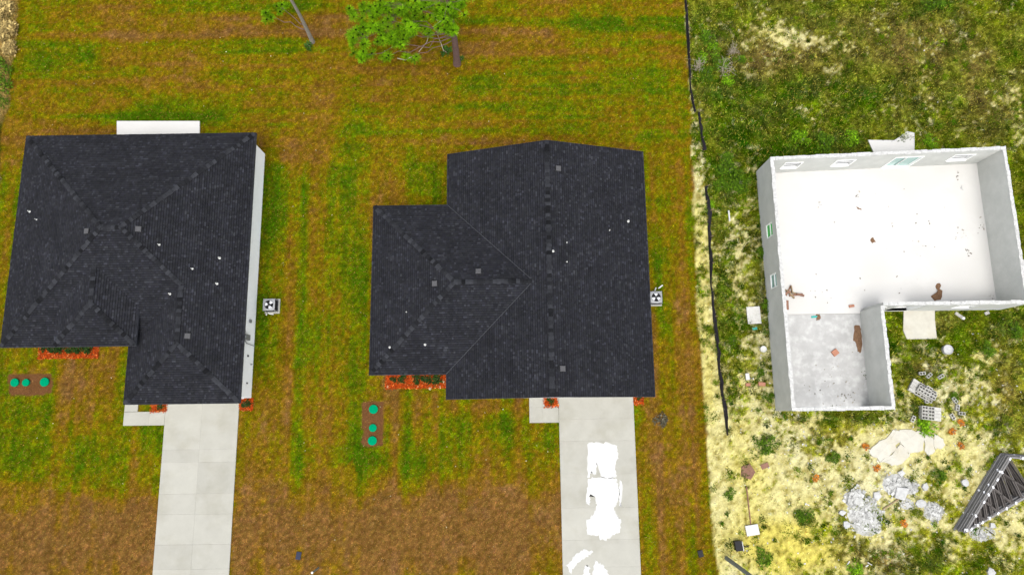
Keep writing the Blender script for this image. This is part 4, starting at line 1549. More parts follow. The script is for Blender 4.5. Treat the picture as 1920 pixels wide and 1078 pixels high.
# ------------------------------------------------------------------ air conditioners
def condenser(px, py, label, rz=0.0, fan_rot=0.3, s=.74):
    x, y, _ = W(px, py, .75)
    root = thing('air_conditioner', (x, y, 0), label, 'air conditioner', 'condensers beside the houses')
    h = .74
    k = s / 2
    pad = MB()
    pad.box(x - k - .12, x + k + .12, y - k - .12, y + k + .12, -.04, .06)
    obj('pad', pad, M_drive, root)
    body = MB()
    body.box(x - k + .03, x + k - .03, y - k + .03, y + k - .03, .06, h - .20)
    bo = obj('body', body, M_black, root)
    lv = MB()
    for i in range(9):
        z = .11 + i * .062
        for sx, sy, wx, wy in ((0, -k, s - .1, .02), (0, k, s - .1, .02), (-k, 0, .02, s - .1), (k, 0, .02, s - .1)):
            lv.box(x + sx * .985 - wx / 2, x + sx * .985 + wx / 2, y + sy * .985 - wy / 2, y + sy * .985 + wy / 2, z, z + .018)
    obj('louvre', lv, M_dark, bo)
    po = MB()
    for a, b in ((-1, -1), (1, -1), (1, 1), (-1, 1)):
        po.box(x + a * k - .03, x + a * k + .03, y + b * k - .03, y + b * k + .03, .05, h - .035)
    po.box(x - k - .02, x + k + .02, y - k - .02, y + k + .02, .061, .10)
    obj('corner_post', po, M_galv, root)
    # top panel with round opening
    tp = MB()
    n = 32
    ri = k * .80
    outer, inner = [], []
    for i in range(n):
        an = 2 * math.pi * i / n
        c_, s_ = math.cos(an), math.sin(an)
        sc = min(k + .02, (k + .02) / max(abs(c_), abs(s_)))
        sc = (k + .02) / max(abs(c_), abs(s_))
        sc = min(sc, (k + .02) * 1.27)
        outer.append((x + c_ * sc, y + s_ * sc))
        inner.append((x + c_ * ri, y + s_ * ri))
    for i in range(n):
        j = (i + 1) % n
        tp.face([(*outer[i], h), (*outer[j], h), (*inner[j], h + .015), (*inner[i], h + .015)])
        tp.face([(*outer[j], h), (*outer[i], h), (*outer[i], h - .06), (*outer[j], h - .06)])
        tp.face([(*inner[i], h + .015), (*inner[j], h + .015), (*inner[j], h - .08), (*inner[i], h - .08)])
    to = obj('top_panel', tp, M_galv, root)
    fan = MB()
    for b in range(3):
        a0 = fan_rot + b * 2 * math.pi / 3
        pts = []
        for t in np.linspace(-.48, .48, 7):
            pts.append((x + ri * .93 * math.cos(a0 + t), y + ri * .93 * math.sin(a0 + t), h - .03 + .02 * t))
        pts.append((x + ri * .25 * math.cos(a0 + .5), y + ri * .25 * math.sin(a0 + .5), h - .035))
        pts.append((x + ri * .25 * math.cos(a0 - .5), y + ri * .25 * math.sin(a0 - .5), h - .035))
        fan.face(pts)
    fo = obj('fan', fan, M_plate, root)
    hb = MB()
    hb.lathe([(.09, -.02), (.09, .02), (.05, .035)], (x, y, h - .03), 14)
    obj('hub', hb, M_vent, fo)
    gd = MB()
    for i in range(1, 4):
        r = ri * i / 3.6
        gd.tube([(x + r * math.cos(a), y + r * math.sin(a), h + .02) for a in np.linspace(0, 2 * math.pi, 25)], .004, 4, cap=False)
    for i in range(6):
        a = i * math.pi / 3
        gd.tube([(x, y, h + .03), (x + ri * math.cos(a), y + ri * math.sin(a), h + .015)], .004, 4)
    obj('guard', gd, M_dark, to)
    return x, y


ax, ay = condenser(504, 571, 'air conditioner with white pipe beside the white east wall', fan_rot=.9)
bx_, by_ = condenser(1230.5, 557, 'air conditioner at the east eave of the middle house', fan_rot=1.57)


def pipe_thing(pts, label):
    mb = MB()
    mb.tube(pts, .045, 8)
    tag(obj('drain_pipe', mb, M_pvc, base=(pts[0][0], pts[0][1], 0)), label, 'pipe')


p1_, p2_, p3_ = W(500, 578, .25), W(502, 586, .07), W(513, 589, .05)
pipe_thing([(ax - .28, ay - .62, .35), (p2_[0], p2_[1], .10), (p2_[0] + .1, p2_[1] - .06, .05), (p3_[0], p3_[1], .045)], 'bent white plastic pipe below the left air conditioner')
q1, q2 = W(1231, 547, .3), W(1229, 540, .05)
pipe_thing([(bx_ + .04, by_ + .53, .25), (W(1229.5, 540)[0], W(1229.5, 540)[1], .06)], 'short white pipe stub above the right air conditioner')
pipe_thing([(*W(1234, 541)[:2], .05), (*W(1242, 535)[:2], .05)], 'white pipe offcut lying above the right air conditioner')


# ------------------------------------------------------------------ silt fences
def silt_fence(pts, label, lean=.22, h=.38, seed=1):
    lean *= .7
    P = [Vector(W(*p)) for p in pts]
    dense = []
    for i in range(len(P) - 1):
        L = (P[i + 1] - P[i]).length
        k = max(1, int(L / .22))
        for j in range(k):
            dense.append(P[i].lerp(P[i + 1], j / k))
    dense.append(P[-1])
    root = thing('silt_fence', dense[len(dense) // 2], label, 'silt fence', 'black silt fences on the lot line')
    mb = MB()
    rows = []
    for i, p in enumerate(dense):
        t = (dense[min(i + 1, len(dense) - 1)] - dense[max(i - 1, 0)]).normalized()
        s = Vector((abs(t.y), -t.x * (1 if t.y > 0 else -1), 0))
        wob = fbm(np.array([p.x * 1.0]), np.array([p.y]), .8, oc=2, seed=seed)[0] - .5
        sag = fbm(np.array([p.x]), np.array([p.y]), 1.4, oc=2, seed=seed + 5)[0]
        hh = h * (.25 + .8 * sag)
        ln = lean * (.8 + 3.2 * wob)
        rows.append([p + Vector((0, 0, -.04)), p + s * (ln * .45 + .05 * wob) + Vector((0, 0, hh * .5)), p + s * ln + Vector((0, 0, hh)), p + s * (ln + .03) + Vector((0, 0, hh * .92))])
    for i in range(len(rows) - 1):
        for k in range(3):
            mb.face([rows[i][k], rows[i + 1][k], rows[i + 1][k + 1], rows[i][k + 1]])
    obj('fabric', mb, M_silt, root)
    for i in range(0, len(rows), 8):
        p = rows[i][0]
        top = rows[i][2]
        sk = MB()
        e = p + (top - p) * 1.25 + Vector((0, 0, .12))
        sk.bar(p + Vector((.03, 0, -.15)), e + Vector((.03, 0, 0)), .04, .04)
        obj('stake', sk, M_stake, root)


silt_fence([(1284, -30), (1283, 0), (1286, 60), (1290, 120), (1294, 180), (1301, 212)], 'black silt fence with stakes along the top of the lot line', seed=2, lean=.12)
silt_fence([(1308, 212), (1311, 245), (1316, 284)], 'short loose piece of black silt fence below the upper run', seed=3, lean=.25)
silt_fence([(1321, 350), (1326, 420), (1331, 520), (1336, 600), (1342, 650), (1350, 730), (1356, 770), (1363, 816)], 'long sagging black silt fence beside the sand strip', seed=4, lean=.2)


# ------------------------------------------------------------------ trees
def needle_tuft(mb, c, r, n=130, c0=(0.07, 0.21, .003), c1=(.26, .50, .006), axis=None):
    c = Vector(c)
    ax_ = Vector(axis).normalized() if axis is not None else Vector((random.gauss(0, .3), random.gauss(0, .3), .9)).normalized()
    a = ax_.cross(Vector((1, .2, .1))).normalized()
    b = ax_.cross(a)
    shade = math.exp(random.gauss(0, .18))
    for _ in range(n):
        an = random.uniform(0, 6.283)
        t = random.uniform(-.15, .75)
        d = (a * math.cos(an) + b * math.sin(an)) * math.cos(t) + ax_ * math.sin(t)
        L = r * random.uniform(.75, 1.1)
        p0 = c + d * r * .08
        s = d.cross(Vector((random.gauss(0, 1), random.gauss(0, 1), random.gauss(0, 1)))).normalized() * .008
        k = random.random()
        j = shade * math.exp(random.gauss(0, .15))
        mb.face([p0 - s * .6, p0 + s * .6, c + d * L * .7 + s, c + d * L - Vector((0, 0, r * .12)), c + d * L * .7 - s], tuple((c0[i] * (1 - k) + c1[i] * k) * j for i in range(3)))
    # dark bud at the heart of the tuft
    for _ in range(8):
        an = random.uniform(0, 6.283)
        d = a * math.cos(an) + b * math.sin(an)
        mb.face([c + d * .10 + ax_ * .02, c + ax_ * .16 + b * .03, c - d * .10 + ax_ * .02], (.008, .03, .003))


def branch(mb, p0, p1, r0, r1, k=5, sag=.15):
    p0, p1 = Vector(p0), Vector(p1)
    L = (p1 - p0).length
    pts, rs = [], []
    for i in range(k + 1):
        t = i / k
        j = Vector((random.gauss(0, .03), random.gauss(0, .03), random.gauss(0, .03))) * L * (1 if 0 < i < k else 0)
        pts.append(p0.lerp(p1, t) + j + Vector((0, 0, -sag * math.sin(math.pi * t))))
        rs.append(r0 + (r1 - r0) * t)
    mb.tube(pts, rs, 6)
    return pts


def pine(base_px, label, trunk_mat, r0, height, clusters, crown_z, crown_r, ntop, dead=()):
    x, y, _ = W(*base_px)
    root = thing('pine_tree', (x, y, 0), label, 'tree')
    tr = MB()
    pts, rs = [], []
    for i in range(15):
        t = i / 14
        pts.append((x + .12 * math.sin(t * 4.0), y + .10 * math.sin(t * 3 + 1) - .084, height * t - .06))
        rs.append(r0 * (1.25 if i == 0 else 1) * (1 - .78 * t))
    tr.tube(pts, rs, 12)
    to = obj('trunk', tr, trunk_mat, root)
    br, fo = MB(), MB()
    def trunk_at(z):
        t = max(0, min(1, (z + .06) / height))
        return Vector((x + .12 * math.sin(t * 4.0), y + .10 * math.sin(t * 3 + 1) - .084, z))
    for (cx, cy, rx, ry, z, n, zs) in clusters:
        c = Vector(W(cx, cy, z))
        st = trunk_at(max(.8, zs))
        main = branch(br, st, c, .036, .014, 6, .1)
        for _ in range(n):
            an, rr = random.uniform(0, 6.283), math.sqrt(random.random())
            q = Vector(W(cx + rx * rr * math.cos(an), cy + ry * rr * math.sin(an), z + random.gauss(0, .30)))
            anchor = min(main[2:], key=lambda s_: (s_ - q).length)
            branch(br, anchor, q, .011, .006, 3, .06)
            needle_tuft(fo, q, random.uniform(.34, .50))
    for _ in range(ntop):
        z = random.uniform(crown_z, height + .3)
        a = random.uniform(0, 6.283)
        R = crown_r * (1 - .6 * (z - crown_z) / (height + .3 - crown_z)) * math.sqrt(random.random())
        q = trunk_at(z) + Vector((R * math.cos(a), R * math.sin(a) + (R * .3), 0))
        branch(br, trunk_at(min(z - .3, height)), q, .02, .008, 3, .1)
        needle_tuft(fo, q, random.uniform(.30, .42), 50)
    obj('branches', br, M_bark, root)['kind'] = 'stuff'
    if dead:
        for ch in dead:
            dm = MB()
            dm.tube([W(*p) for p in ch], [.035 - .02 * i / len(ch) for i in range(len(ch))], 6)
            obj('dead_branch', dm, M_twig, root)
    obj('crown', fo, M_needle, root)


pine((857, 120), 'pine tree with red brown trunk and bright needle tufts at top centre', M_bark, .24, 12.5,
     [(690, 20, 36, 20, 4.6, 14, 4.2), (740, 40, 50, 32, 4.9, 40, 4.6), (690, 70, 36, 22, 4.2, 22, 4.0), (738, 74, 28, 16, 4.4, 14, 4.2), (682, 104, 20, 12, 3.8, 9, 3.6), (724, 108, 8, 8, 3.8, 3, 3.6),
      (770, 108, 14, 8, 3.4, 3, 3.2), (800, 20, 30, 22, 5.2, 20, 5.0), (836, 38, 22, 26, 6.4, 22, 6.0), (849, 55, 12, 10, 5.6, 8, 5.2), (795, 62, 18, 8, 4.4, 3, 4.2), (755, 10, 56, 12, 5.6, 20, 5.6),
      (842, 8, 24, 12, 7.0, 16, 6.6), (730, 45, 60, 36, 4.1, 26, 4.0)],
     7.5, 2.6, 60,
     dead=[[(846, 45, 4.3), (826, 40, 4.0), (808, 55, 3.8), (800, 80, 3.6), (785, 98, 3.4)], [(846, 50, 4.2), (818, 60, 3.8), (828, 85, 3.4), (832, 97, 3.2)], [(812, 30, 4.6), (820, 40, 4.4), (812, 8, 4.7)],
           [(745, 110, 3.2), (760, 113, 3.3), (772, 107, 3.4)]])
pine((586, 79), 'slim grey trunked tree at the top of the lawn', M_gbark, .15, 10.5,
     [(507, 30, 12, 9, 1.9, 5, 1.5), (530, 16, 12, 8, 2.2, 4, 1.7)], 6.8, 1.9, 46)
weed_me = plant_mesh(150, .36, .34, .16, (.02, .06, .008), (.06, .14, .015))
for px, py, s, lab in ((581, 88, .9, 'small weed clump at the foot of the grey trunked tree'), (838, 100, 1.1, 'dark weed clump at the foot of the pine tree'), (866, 112, .6, 'tiny weed right of the pine trunk')):
    plant('weed_clump', weed_me, W(px, py), s, lab, 'weed')

# ------------------------------------------------------------------ bushes in the rough lot
BG0, BG1 = (.028, .068, .003), (.10, .19, .006)
bush_me = [plant_mesh(520, .62, .5, .13, BG0, BG1, lobes=7 + k) for k in range(3)]
bright_me = plant_mesh(460, .62, .4, .13, (.06, .16, .003), (.16, .30, .006), lobes=8)
olive_me = plant_mesh(420, .62, .35, .13, (.06, .085, .004), (.14, .17, .008), lobes=8)
for px, py, s, me, lab in (
        (1366, 322, 1.4, bush_me[0], 'large dark bush left of the unfinished house corner'), (1386, 345, 1.2, bush_me[1], 'second dark bush beside the largest one near the house corner'),
        (1352, 350, .9, bush_me[2], 'lower left dark bush in the group by the silt fence gap'), (1360, 300, .8, bush_me[1], 'small dark bush above the large bush by the fence gap'),
        (1435, 832, 1.0, bush_me[0], 'dark green bush below the garage corner on sandy ground'), (1507, 962, .9, bush_me[1], 'dark tall weed clump in the yellow sand'),
        (1740, 797, 1.1, bright_me, 'bright lime green bush beside the block stack'), (1882, 795, 1.0, olive_me, 'round olive bush near the right edge above the trusses'),
        (1561, 858, .7, bush_me[2], 'small green bush left of the white washout'), (1367, 925, .6, bush_me[0], 'small green weed clump near the brown rod'),
        (1430, 1043, .9, bush_me[2], 'green weed clump right of the black box'), (1755, 1058, .9, olive_me, 'olive weed clump at the bottom of the sandy lot'),
        (1600, 1062, .8, bright_me, 'bright weed clump at the bottom centre of the rough lot'), (1720, 960, .6, olive_me, 'small yellow green bush right of the rubble'),
        (1757, 891, .7, bush_me[1], 'small green bush between washout and trusses'), (1750, 10, 1.2, bush_me[0], 'dark bush at the top edge of the rough lot'),
        (1432, 470, .7, bush_me[1], 'dark weeds hugging the west wall between its two windows'), (1440, 575, .8, bush_me[2], 'dark weeds hugging the west wall beside the white board'),
        (1330, 75, 1.0, bush_me[1], 'leafy bush beside the upper silt fence'), (1348, 120, 1.1, bush_me[2], 'leafy bush with bleached twigs by the upper fence'), (1312, 110, .8, bright_me, 'bright bush close to the upper silt fence'),
        (1325, 140, .9, bush_me[0], 'leafy bush between the two pale twig heaps'), (1365, 150, .8, bright_me, 'bright bush right of the bleached twigs'), (1338, 95, .8, bright_me, 'bright leafy bush above the bleached twigs'), (1385, 115, .7, bush_me[1], 'small leafy bush at the right of the twig heap'),
        (1500, 265, 1.1, bright_me, 'bright weeds behind the unfinished house left corner'), (1545, 272, 1.2, bush_me[0], 'dense weeds against the rear wall of the unfinished house'), (1590, 262, 1.0, bright_me, 'bright weeds left of the rear patio'),
        (1745, 265, .9, bright_me, 'weeds right of the rear patio slab'), (1330, 385, .5, bright_me, 'bright weed tuft at the upper end of the long silt fence'),
        (1895, 618, 1.0, bush_me[1], 'dark weeds at the right edge below the house'), (1850, 655, .8, bush_me[2], 'weed clump at right on pale sand'), (1375, 640, .6, bush_me[1], 'weed clump left of the white bucket'),
        (1425, 700, .5, bush_me[2], 'weeds beside the red bricks'), (1440, 745, .6, bush_me[0], 'weeds at the foot of the garage wall'), (1630, 785, .7, olive_me, 'olive weeds in front of the garage opening'), (1790, 745, .5, bush_me[1], 'weed tuft beside a loose block')):
    plant('bush', me, W(px, py), s, lab, 'bush')
# bleached dead twigs
for px, py, s, lab in ((1360, 130, 1.0, 'bleached tangled twigs in the bush by the upper fence'), (1310, 130, .7, 'pale bare twigs overhanging the upper silt fence'), (1372, 100, .6, 'small bleached twig heap at the top of the rough lot')):
    x, y, _ = W(px, py)
    mb = MB()
    for _ in range(22):
        a = random.uniform(0, 6.28)
        L = random.uniform(.2, .8) * s
        e = Vector((x + L * math.cos(a), y + L * math.sin(a) * 1.2, random.uniform(.3, .75)))
        pts = branch(mb, (x + random.gauss(0, .25 * s), y + random.gauss(0, .35 * s), -.02), e, .012, .005, 4, -.12)
        for q in pts[2:4]:
            branch(mb, q, q + Vector((random.gauss(0, .2), random.gauss(0, .2), random.uniform(-.1, .2))), .009, .004, 2, 0)
    tag(obj('dead_twigs', mb, M_twig, base=(x, y, 0)), lab, 'twigs')
# left border
hay_me = plant_mesh(700, .6, .5, .3, (.22, .15, .05), (.42, .32, .12))
for i, (px, py, s) in enumerate(((14, 20, 1.0), (22, 55, .9), (8, 60, 1.0), (20, 92, .8), (4, 30, 1.0))):
    plant('dry_grass_clump', hay_me, W(px, py), s, ('tall straw coloured clump at the very top left corner', 'straw clump at the lawn side of the dry border', 'straw clump at the left frame edge of the dry border', 'lowest straw clump of the dry border at left', 'straw clump beside the left frame edge below the corner')[i], 'dry grass', 'dry grass along the left border')
for px, py, s, lab in ((6, 128, 1.2, 'dark bush below the dry grass at the left edge'), (4, 160, 1.2, 'middle dark bush on the left border'), (2, 190, .9, 'lowest dark bush on the left border')):
    plant('bush', bush_me[0], W(px, py), s, lab, 'bush')


# ------------------------------------------------------------------ concrete blocks
def block_mesh():
    mb = MB()
    L, Wd, Hh, t = .40, .20, .20, .035
    # shell walls and two cells, open top and bottom
    xs = [-L / 2, -L / 2 + t, -t / 2, t / 2, L / 2 - t, L / 2]
    ys = [-Wd / 2, -Wd / 2 + t, Wd / 2 - t, Wd / 2]
    e = 0
    mb.box(xs[0], xs[5], ys[0], ys[1], 0, Hh)
    mb.box(xs[0], xs[5], ys[2], ys[3], 0, Hh)
    mb.box(xs[0], xs[1], ys[1], ys[2], 0, Hh)
    mb.box(xs[2], xs[3], ys[1], ys[2], 0, Hh)
    mb.box(xs[4], xs[5], ys[1], ys[2], 0, Hh)
    return mesh_from('concrete_block', mb, M_cmu)


BLK = block_mesh()


def block(x, y, z, rz, label, group=None, tilt=(0, 0)):
    o = shared('concrete_block', BLK, None, (x, y, z), (tilt[0], tilt[1], rz))
    return tag(o, label, 'concrete block', group)


# tilted pile
cx, cy, _ = W(1731, 732)
rz = math.radians(-33)
u, v = Vector((math.cos(rz), math.sin(rz), 0)), Vector((-math.sin(rz), math.cos(rz), 0))
for lay, cells in enumerate(([(i, j) for i in range(-2, 2) for j in range(-2, 2)], [(-1, -1), (-1, 0), (0, -1), (0, 0), (0, 1), (1, -1), (1, 0)])):
    for i, j in cells:
        p = Vector((cx, cy, 0)) + u * (i * .415 + .1) + v * (j * .215)
        if lay == 0 and i == -2:
            # blocks lying on their side, faces up
            block(p.x, p.y, .10, rz + random.gauss(0, .03), 'grey block on its side at the left of the tilted block pile', 'side laid blocks of the tilted pile', (math.pi / 2, 0)).location = (p.x + v.x * .1, p.y + v.y * .1, .105)
        else:
            lab = 'hollow grey block in the %s layer of the tilted block pile' % ('upper' if lay else 'lower')
            block(p.x, p.y, lay * .203 + .0, rz + random.gauss(0, .02), lab, '%s blocks of the tilted pile' % ('upper' if lay else 'lower'))
cx, cy, _ = W(1740, 775)
rz = math.radians(-8)
u, v = Vector((math.cos(rz), math.sin(rz), 0)), Vector((-math.sin(rz), math.cos(rz), 0))
for lay in range(2):
    for i in range(3):
        for j in range(4):
            p = Vector((cx, cy, 0)) + u * ((i - 1) * .415) + v * ((j - 1.5) * .215)
            if i == 2:
                block(p.x, p.y + .1, lay * .203 + .1, rz, 'block laid on its side in the square block stack', 'side laid blocks of the square stack', (math.pi / 2, 0))
            else:
                block(p.x, p.y, lay * .203, rz + random.gauss(0, .015), 'hollow grey block standing in the square block stack', 'upright blocks of the square stack')
for px, py, a, lab in ((1788, 750, -55, 'lone hollow block right of the tilted pile'), (1727, 700, 5, 'lone block just above the tilted pile'), (1740, 704, 40, 'pale loose block touching the lone one above the pile'), (1710, 785, 60, 'loose block left of the square stack'),
                       (1793, 764, 75, 'pale block on sand below the lone hollow block'), (1801, 775, -5, 'loose block lying flat on pale sand right of the stack'), (1784, 781, -65, 'loose block half sunk left of the flat one'), (1735, 750, 85, 'block resting between the two stacks'),
                       (1762, 706, 30, 'loose pale block upper right of the tilted pile')):
    x, y, _ = W(px, py)
    block(x, y, -.02, math.radians(a), lab, 'loose blocks scattered by the garage')


# ------------------------------------------------------------------ rubble and washout
def slab_piece(px, py, r, h, label, z=0.0, tilt=.08, n=8, name='rubble_slab', sq=1.0, parent=None, rz=None, m_=None):
    x, y, _ = W(px, py)
    mb = MB()
    a0 = random.uniform(0, 6.28) if rz is None else rz
    P = []
    for k in range(n):
        a = a0 + 2 * math.pi * k / n + random.gauss(0, .12)
        rr = r * random.uniform(.75, 1.15)
        P.append((rr * math.cos(a), rr * sq * math.sin(a)))
    tx_, ty_ = random.gauss(0, tilt), random.gauss(0, tilt)
    lo = [(x + p[0], y + p[1], z - .05) for p in P]
    up = [(x + p[0] * .96, y + p[1] * .96, z + h + p[0] * tx_ + p[1] * ty_) for p in P]
    ctr = (x, y, z + h * 1.06)
    mb.raw(lo + up + [ctr], [tuple(range(n - 1, -1, -1))] + [(i, (i + 1) % n, (i + 1) % n + n, i + n) for i in range(n)] + [(i + n, (i + 1) % n + n, 2 * n) for i in range(n)])
    o = obj(name, mb, m_ or M_rubble, parent, base=(x, y, 0))
    if label:
        tag(o, label, 'rubble')
    return o


def rubble_heap(px, py, rx, ry, n, label, smin=.03, smax=.17, hz=.25, mound=True):
    x, y, _ = W(px, py)
    hz *= .55
    root = thing('rubble_heap', (x, y, 0), label, 'rubble')
    mb = MB()
    if mound:
        N = 14
        rings = []
        for k in range(5):
            t = k / 4
            rings.append([(x + rx * (1 - t) * math.cos(2 * math.pi * i / N) * random.uniform(.85, 1.1), y + ry * (1 - t) * math.sin(2 * math.pi * i / N) * random.uniform(.85, 1.1),
                           -.03 if k == 0 else hz * .7 * math.sin(t * 1.57) * random.uniform(.6, 1.1)) for i in range(N)])
        for k in range(4):
            for i in range(N):
                g = random.uniform(.7, 1.0)
                mb.face([rings[k][i], rings[k][(i + 1) % N], rings[k + 1][(i + 1) % N], rings[k + 1][i]], (g, g, g * .97))
        obj('fines', mb, M_rubble, root)
    ch = MB()
    for _ in range(n):
        a, rr = random.uniform(0, 6.28), abs(random.gauss(0, .55))
        px_, py_ = x + rx * rr * math.cos(a), y + ry * rr * math.sin(a)
        s = random.uniform(smin, smax) * (1.2 - .5 * rr)
        z = hz * max(0, 1 - rr) * .7 + s * .2
        M = Matrix.Rotation(random.uniform(0, 6.28), 3, 'Z') @ Matrix.Rotation(random.gauss(0, .1), 3, 'X') @ Matrix.Rotation(random.gauss(0, .1), 3, 'Y')
        g = random.choice((.6, .8, .9, .95, 1.0, 1.15))
        ch.obox((px_, py_, z), (s * random.uniform(.7, 1.6), s * random.uniform(.6, 1.2), s * random.uniform(.15, .4)), M=M, c=(g, g, g * .98))
    obj('fragments', ch, M_rubble, root)['kind'] = 'stuff'


rubble_heap(1622, 968, 1.25, 1.3, 300, 'largest grey heap of broken concrete in the sandy lot', hz=.3)
rubble_heap(1605, 935, .8, .7, 160, 'pale heap of concrete chunks above the largest heap', hz=.25, smax=.28)
rubble_heap(1678, 908, .95, .75, 150, 'white chunk heap with a slab below the washout', hz=.3, smax=.2)
rubble_heap(1705, 912, .7, .6, 90, 'scattered concrete chips right of the white chunk heap', hz=.12)
rubble_heap(1750, 958, .75, .7, 130, 'white rubble heap between the slabs and the trusses', hz=.22)
rubble_heap(1700, 945, .6, .45, 60, 'low spread of grey concrete crumbs below the tilted slab', hz=.06)
rubble_heap(1840, 1000, .9, .5, 70, 'pale chips at the foot of the truss stack', hz=.08)
slab_piece(1688, 925, .55, .22, 'flat tilted slab of broken concrete with straight edges', n=4, tilt=.1, rz=.5)
slab_piece(1644, 928, .30, .16, 'square white concrete lump between the heaps', n=5)
slab_piece(1578, 960, .28, .14, 'white oblong concrete lump left of the largest heap', n=6, sq=.6)
slab_piece(1586, 983, .24, .14, 'small white lump at the lower left of the largest heap', n=6)
slab_piece(1689, 886, .24, .12, 'small pale slab fragment just below the washout', n=4)
slab_piece(1725, 943, .32, .12, 'pale concrete lump right of the low crumb spread', n=7)
slab_piece(1808, 904, .24, .12, 'white lump left of the truss stack', n=7)
slab_piece(1734, 912, .26, .1, 'pale concrete lump below the washout tongue', n=6)
slab_piece(1857, 1072, .3, .12, 'white lump at the bottom right edge of the lot', n=6)
slab_piece(1860, 985, .22, .1, 'white lump under the lower end of the trusses', n=6)

# washout crust broken into plates
root = thing('concrete_washout', W(1695, 838), 'white crust of spilled concrete cracked into plates', 'washout')
plates = [[(1628, 846), (1650, 826), (1676, 806), (1686, 804), (1688, 830), (1674, 850), (1650, 866)], [(1686, 804), (1700, 802), (1716, 808), (1732, 808), (1732, 845), (1706, 852), (1688, 831)],
          [(1732, 808), (1750, 812), (1752, 846), (1742, 858), (1732, 846)], [(1750, 812), (1768, 822), (1770, 838), (1752, 846)], [(1650, 866), (1674, 850), (1688, 831), (1706, 852), (1690, 868), (1672, 874)]]
for pl in plates:
    P = [W(*p)[:2] for p in pl]
    cxx = sum(p[0] for p in P) / len(P)
    cyy = sum(p[1] for p in P) / len(P)
    Q = []
    for i in range(len(P)):
        a, b = P[i], P[(i + 1) % len(P)]
        for k in range(3):
            t = k / 3
            q = (a[0] + (b[0] - a[0]) * t + random.gauss(0, .06), a[1] + (b[1] - a[1]) * t + random.gauss(0, .06))
            d = math.hypot(q[0] - cxx, q[1] - cyy)
            Q.append((cxx + (q[0] - cxx) * (1 - .008 / d), cyy + (q[1] - cyy) * (1 - .008 / d)))
    mb = MB()
    zt = random.uniform(.05, .07)
    n_ = len(Q)
    lo_ = [(cxx + (q[0] - cxx) * 1.0, cyy + (q[1] - cyy) * 1.0, -.03) for q in Q]
    up_ = [(cxx + (q[0] - cxx) * .97 + random.gauss(0, .01), cyy + (q[1] - cyy) * .97 + random.gauss(0, .01), zt * random.uniform(.7, 1.1)) for q in Q]
    mb.raw(lo_ + up_ + [(cxx, cyy, zt)], [(i, (i + 1) % n_, (i + 1) % n_ + n_, i + n_) for i in range(n_)] + [(i + n_, (i + 1) % n_ + n_, 2 * n_) for i in range(n_)])
    obj('crust_plate', mb, M_crust, root)

# ------------------------------------------------------------------ roof trusses
def truss_things(n=16):
    A = Vector(W(1790, 990))
    B = Vector(W(1874, 852))
    Cc = Vector(W(2010, 862))
    rot0 = 0
    base = A.copy()
    a2, b2, c2 = A - base, B - base, Cc - base
    t, w = .038, .10
    def chord(p, q, m_, nm, ww=w):
        mb = MB()
        mb.bar(Vector((p.x, p.y, t / 2)), Vector((q.x, q.y, t / 2)), ww, t)
        return mesh_from(nm, mb, m_)
    parts = [('chord', chord(a2, b2, M_lumber, 'chord')), ('chord', chord(a2, c2, M_lumber, 'chord')), ('chord', chord(b2, c2, M_lumber, 'chord'))]
    for s, e in ((.22, .09), (.22, .18), (.42, .18), (.42, .28), (.60, .28), (.60, .40), (.80, .40), (.80, .56), (.98, .56), (.32, .13), (.51, .23), (.70, .34), (.90, .48)):
        p, q = a2.lerp(b2, s), a2.lerp(c2, e)
        d = (q - p).normalized()
        parts.append(('web', chord(p + d * .05, q - d * .05, M_web, 'web', .07)))
    pl = []
    for p in (a2.lerp(b2, .03), a2.lerp(b2, .22), a2.lerp(b2, .40), a2.lerp(b2, .60), a2.lerp(b2, .80), a2.lerp(b2, .98), a2.lerp(c2, .05), a2.lerp(c2, .14), a2.lerp(c2, .27), a2.lerp(c2, .42), a2.lerp(c2, .60), a2.lerp(c2, .10), a2.lerp(c2, .20), a2.lerp(c2, .34), a2.lerp(c2, .50), a2.lerp(b2, .5), a2.lerp(b2, .7), b2.lerp(c2, .16), b2.lerp(c2, .4)):
        mb = MB()
        an = math.atan2((b2 - a2).y, (b2 - a2).x) + random.choice((0, .5, 1.0))
        mb.obox((p.x, p.y, t + .002), (.17, .11, .003), an)
        pl.append(('connector_plate', mesh_from('connector_plate', mb, M_plate)))
    side = Vector((b2.y, -b2.x, 0)).normalized()     # towards the webs
    for k in range(n):
        dz = .02 + k * .0435
        off = side * (k * .016 + random.gauss(0, .028)) + (b2.normalized()) * random.gauss(0, .06)
        lab = 'topmost roof truss of the stack at the right edge' if k == n - 1 else 'weathered roof truss lying in the stack at the right edge'
        r = thing('roof_truss', base + off + Vector((0, 0, dz)), lab, 'roof truss', 'roof trusses stacked at the right edge')
        r.rotation_euler.z = random.gauss(0, .004)
        for nm, me in parts:
            shared(nm, me, r)
        for nm, me in pl:
            if random.random() < (1.0 if k >= n - 1 else .12):
                shared(nm, me, r)
    # timber bearers carrying the stack off the ground
    for s in (.2, .75):
        p = base + b2 * s
        mb = MB()
        mb.bar(p + side * -.15 + Vector((0, 0, -.02)), p + side * 2.2 + Vector((0, 0, -.02)), .09, .075)
        tag(obj('timber_bearer', mb, M_web, base=(p.x, p.y, 0)), 'timber bearer under the %s end of the truss stack' % ('lower' if s < .5 else 'upper'), 'timber')


truss_things()

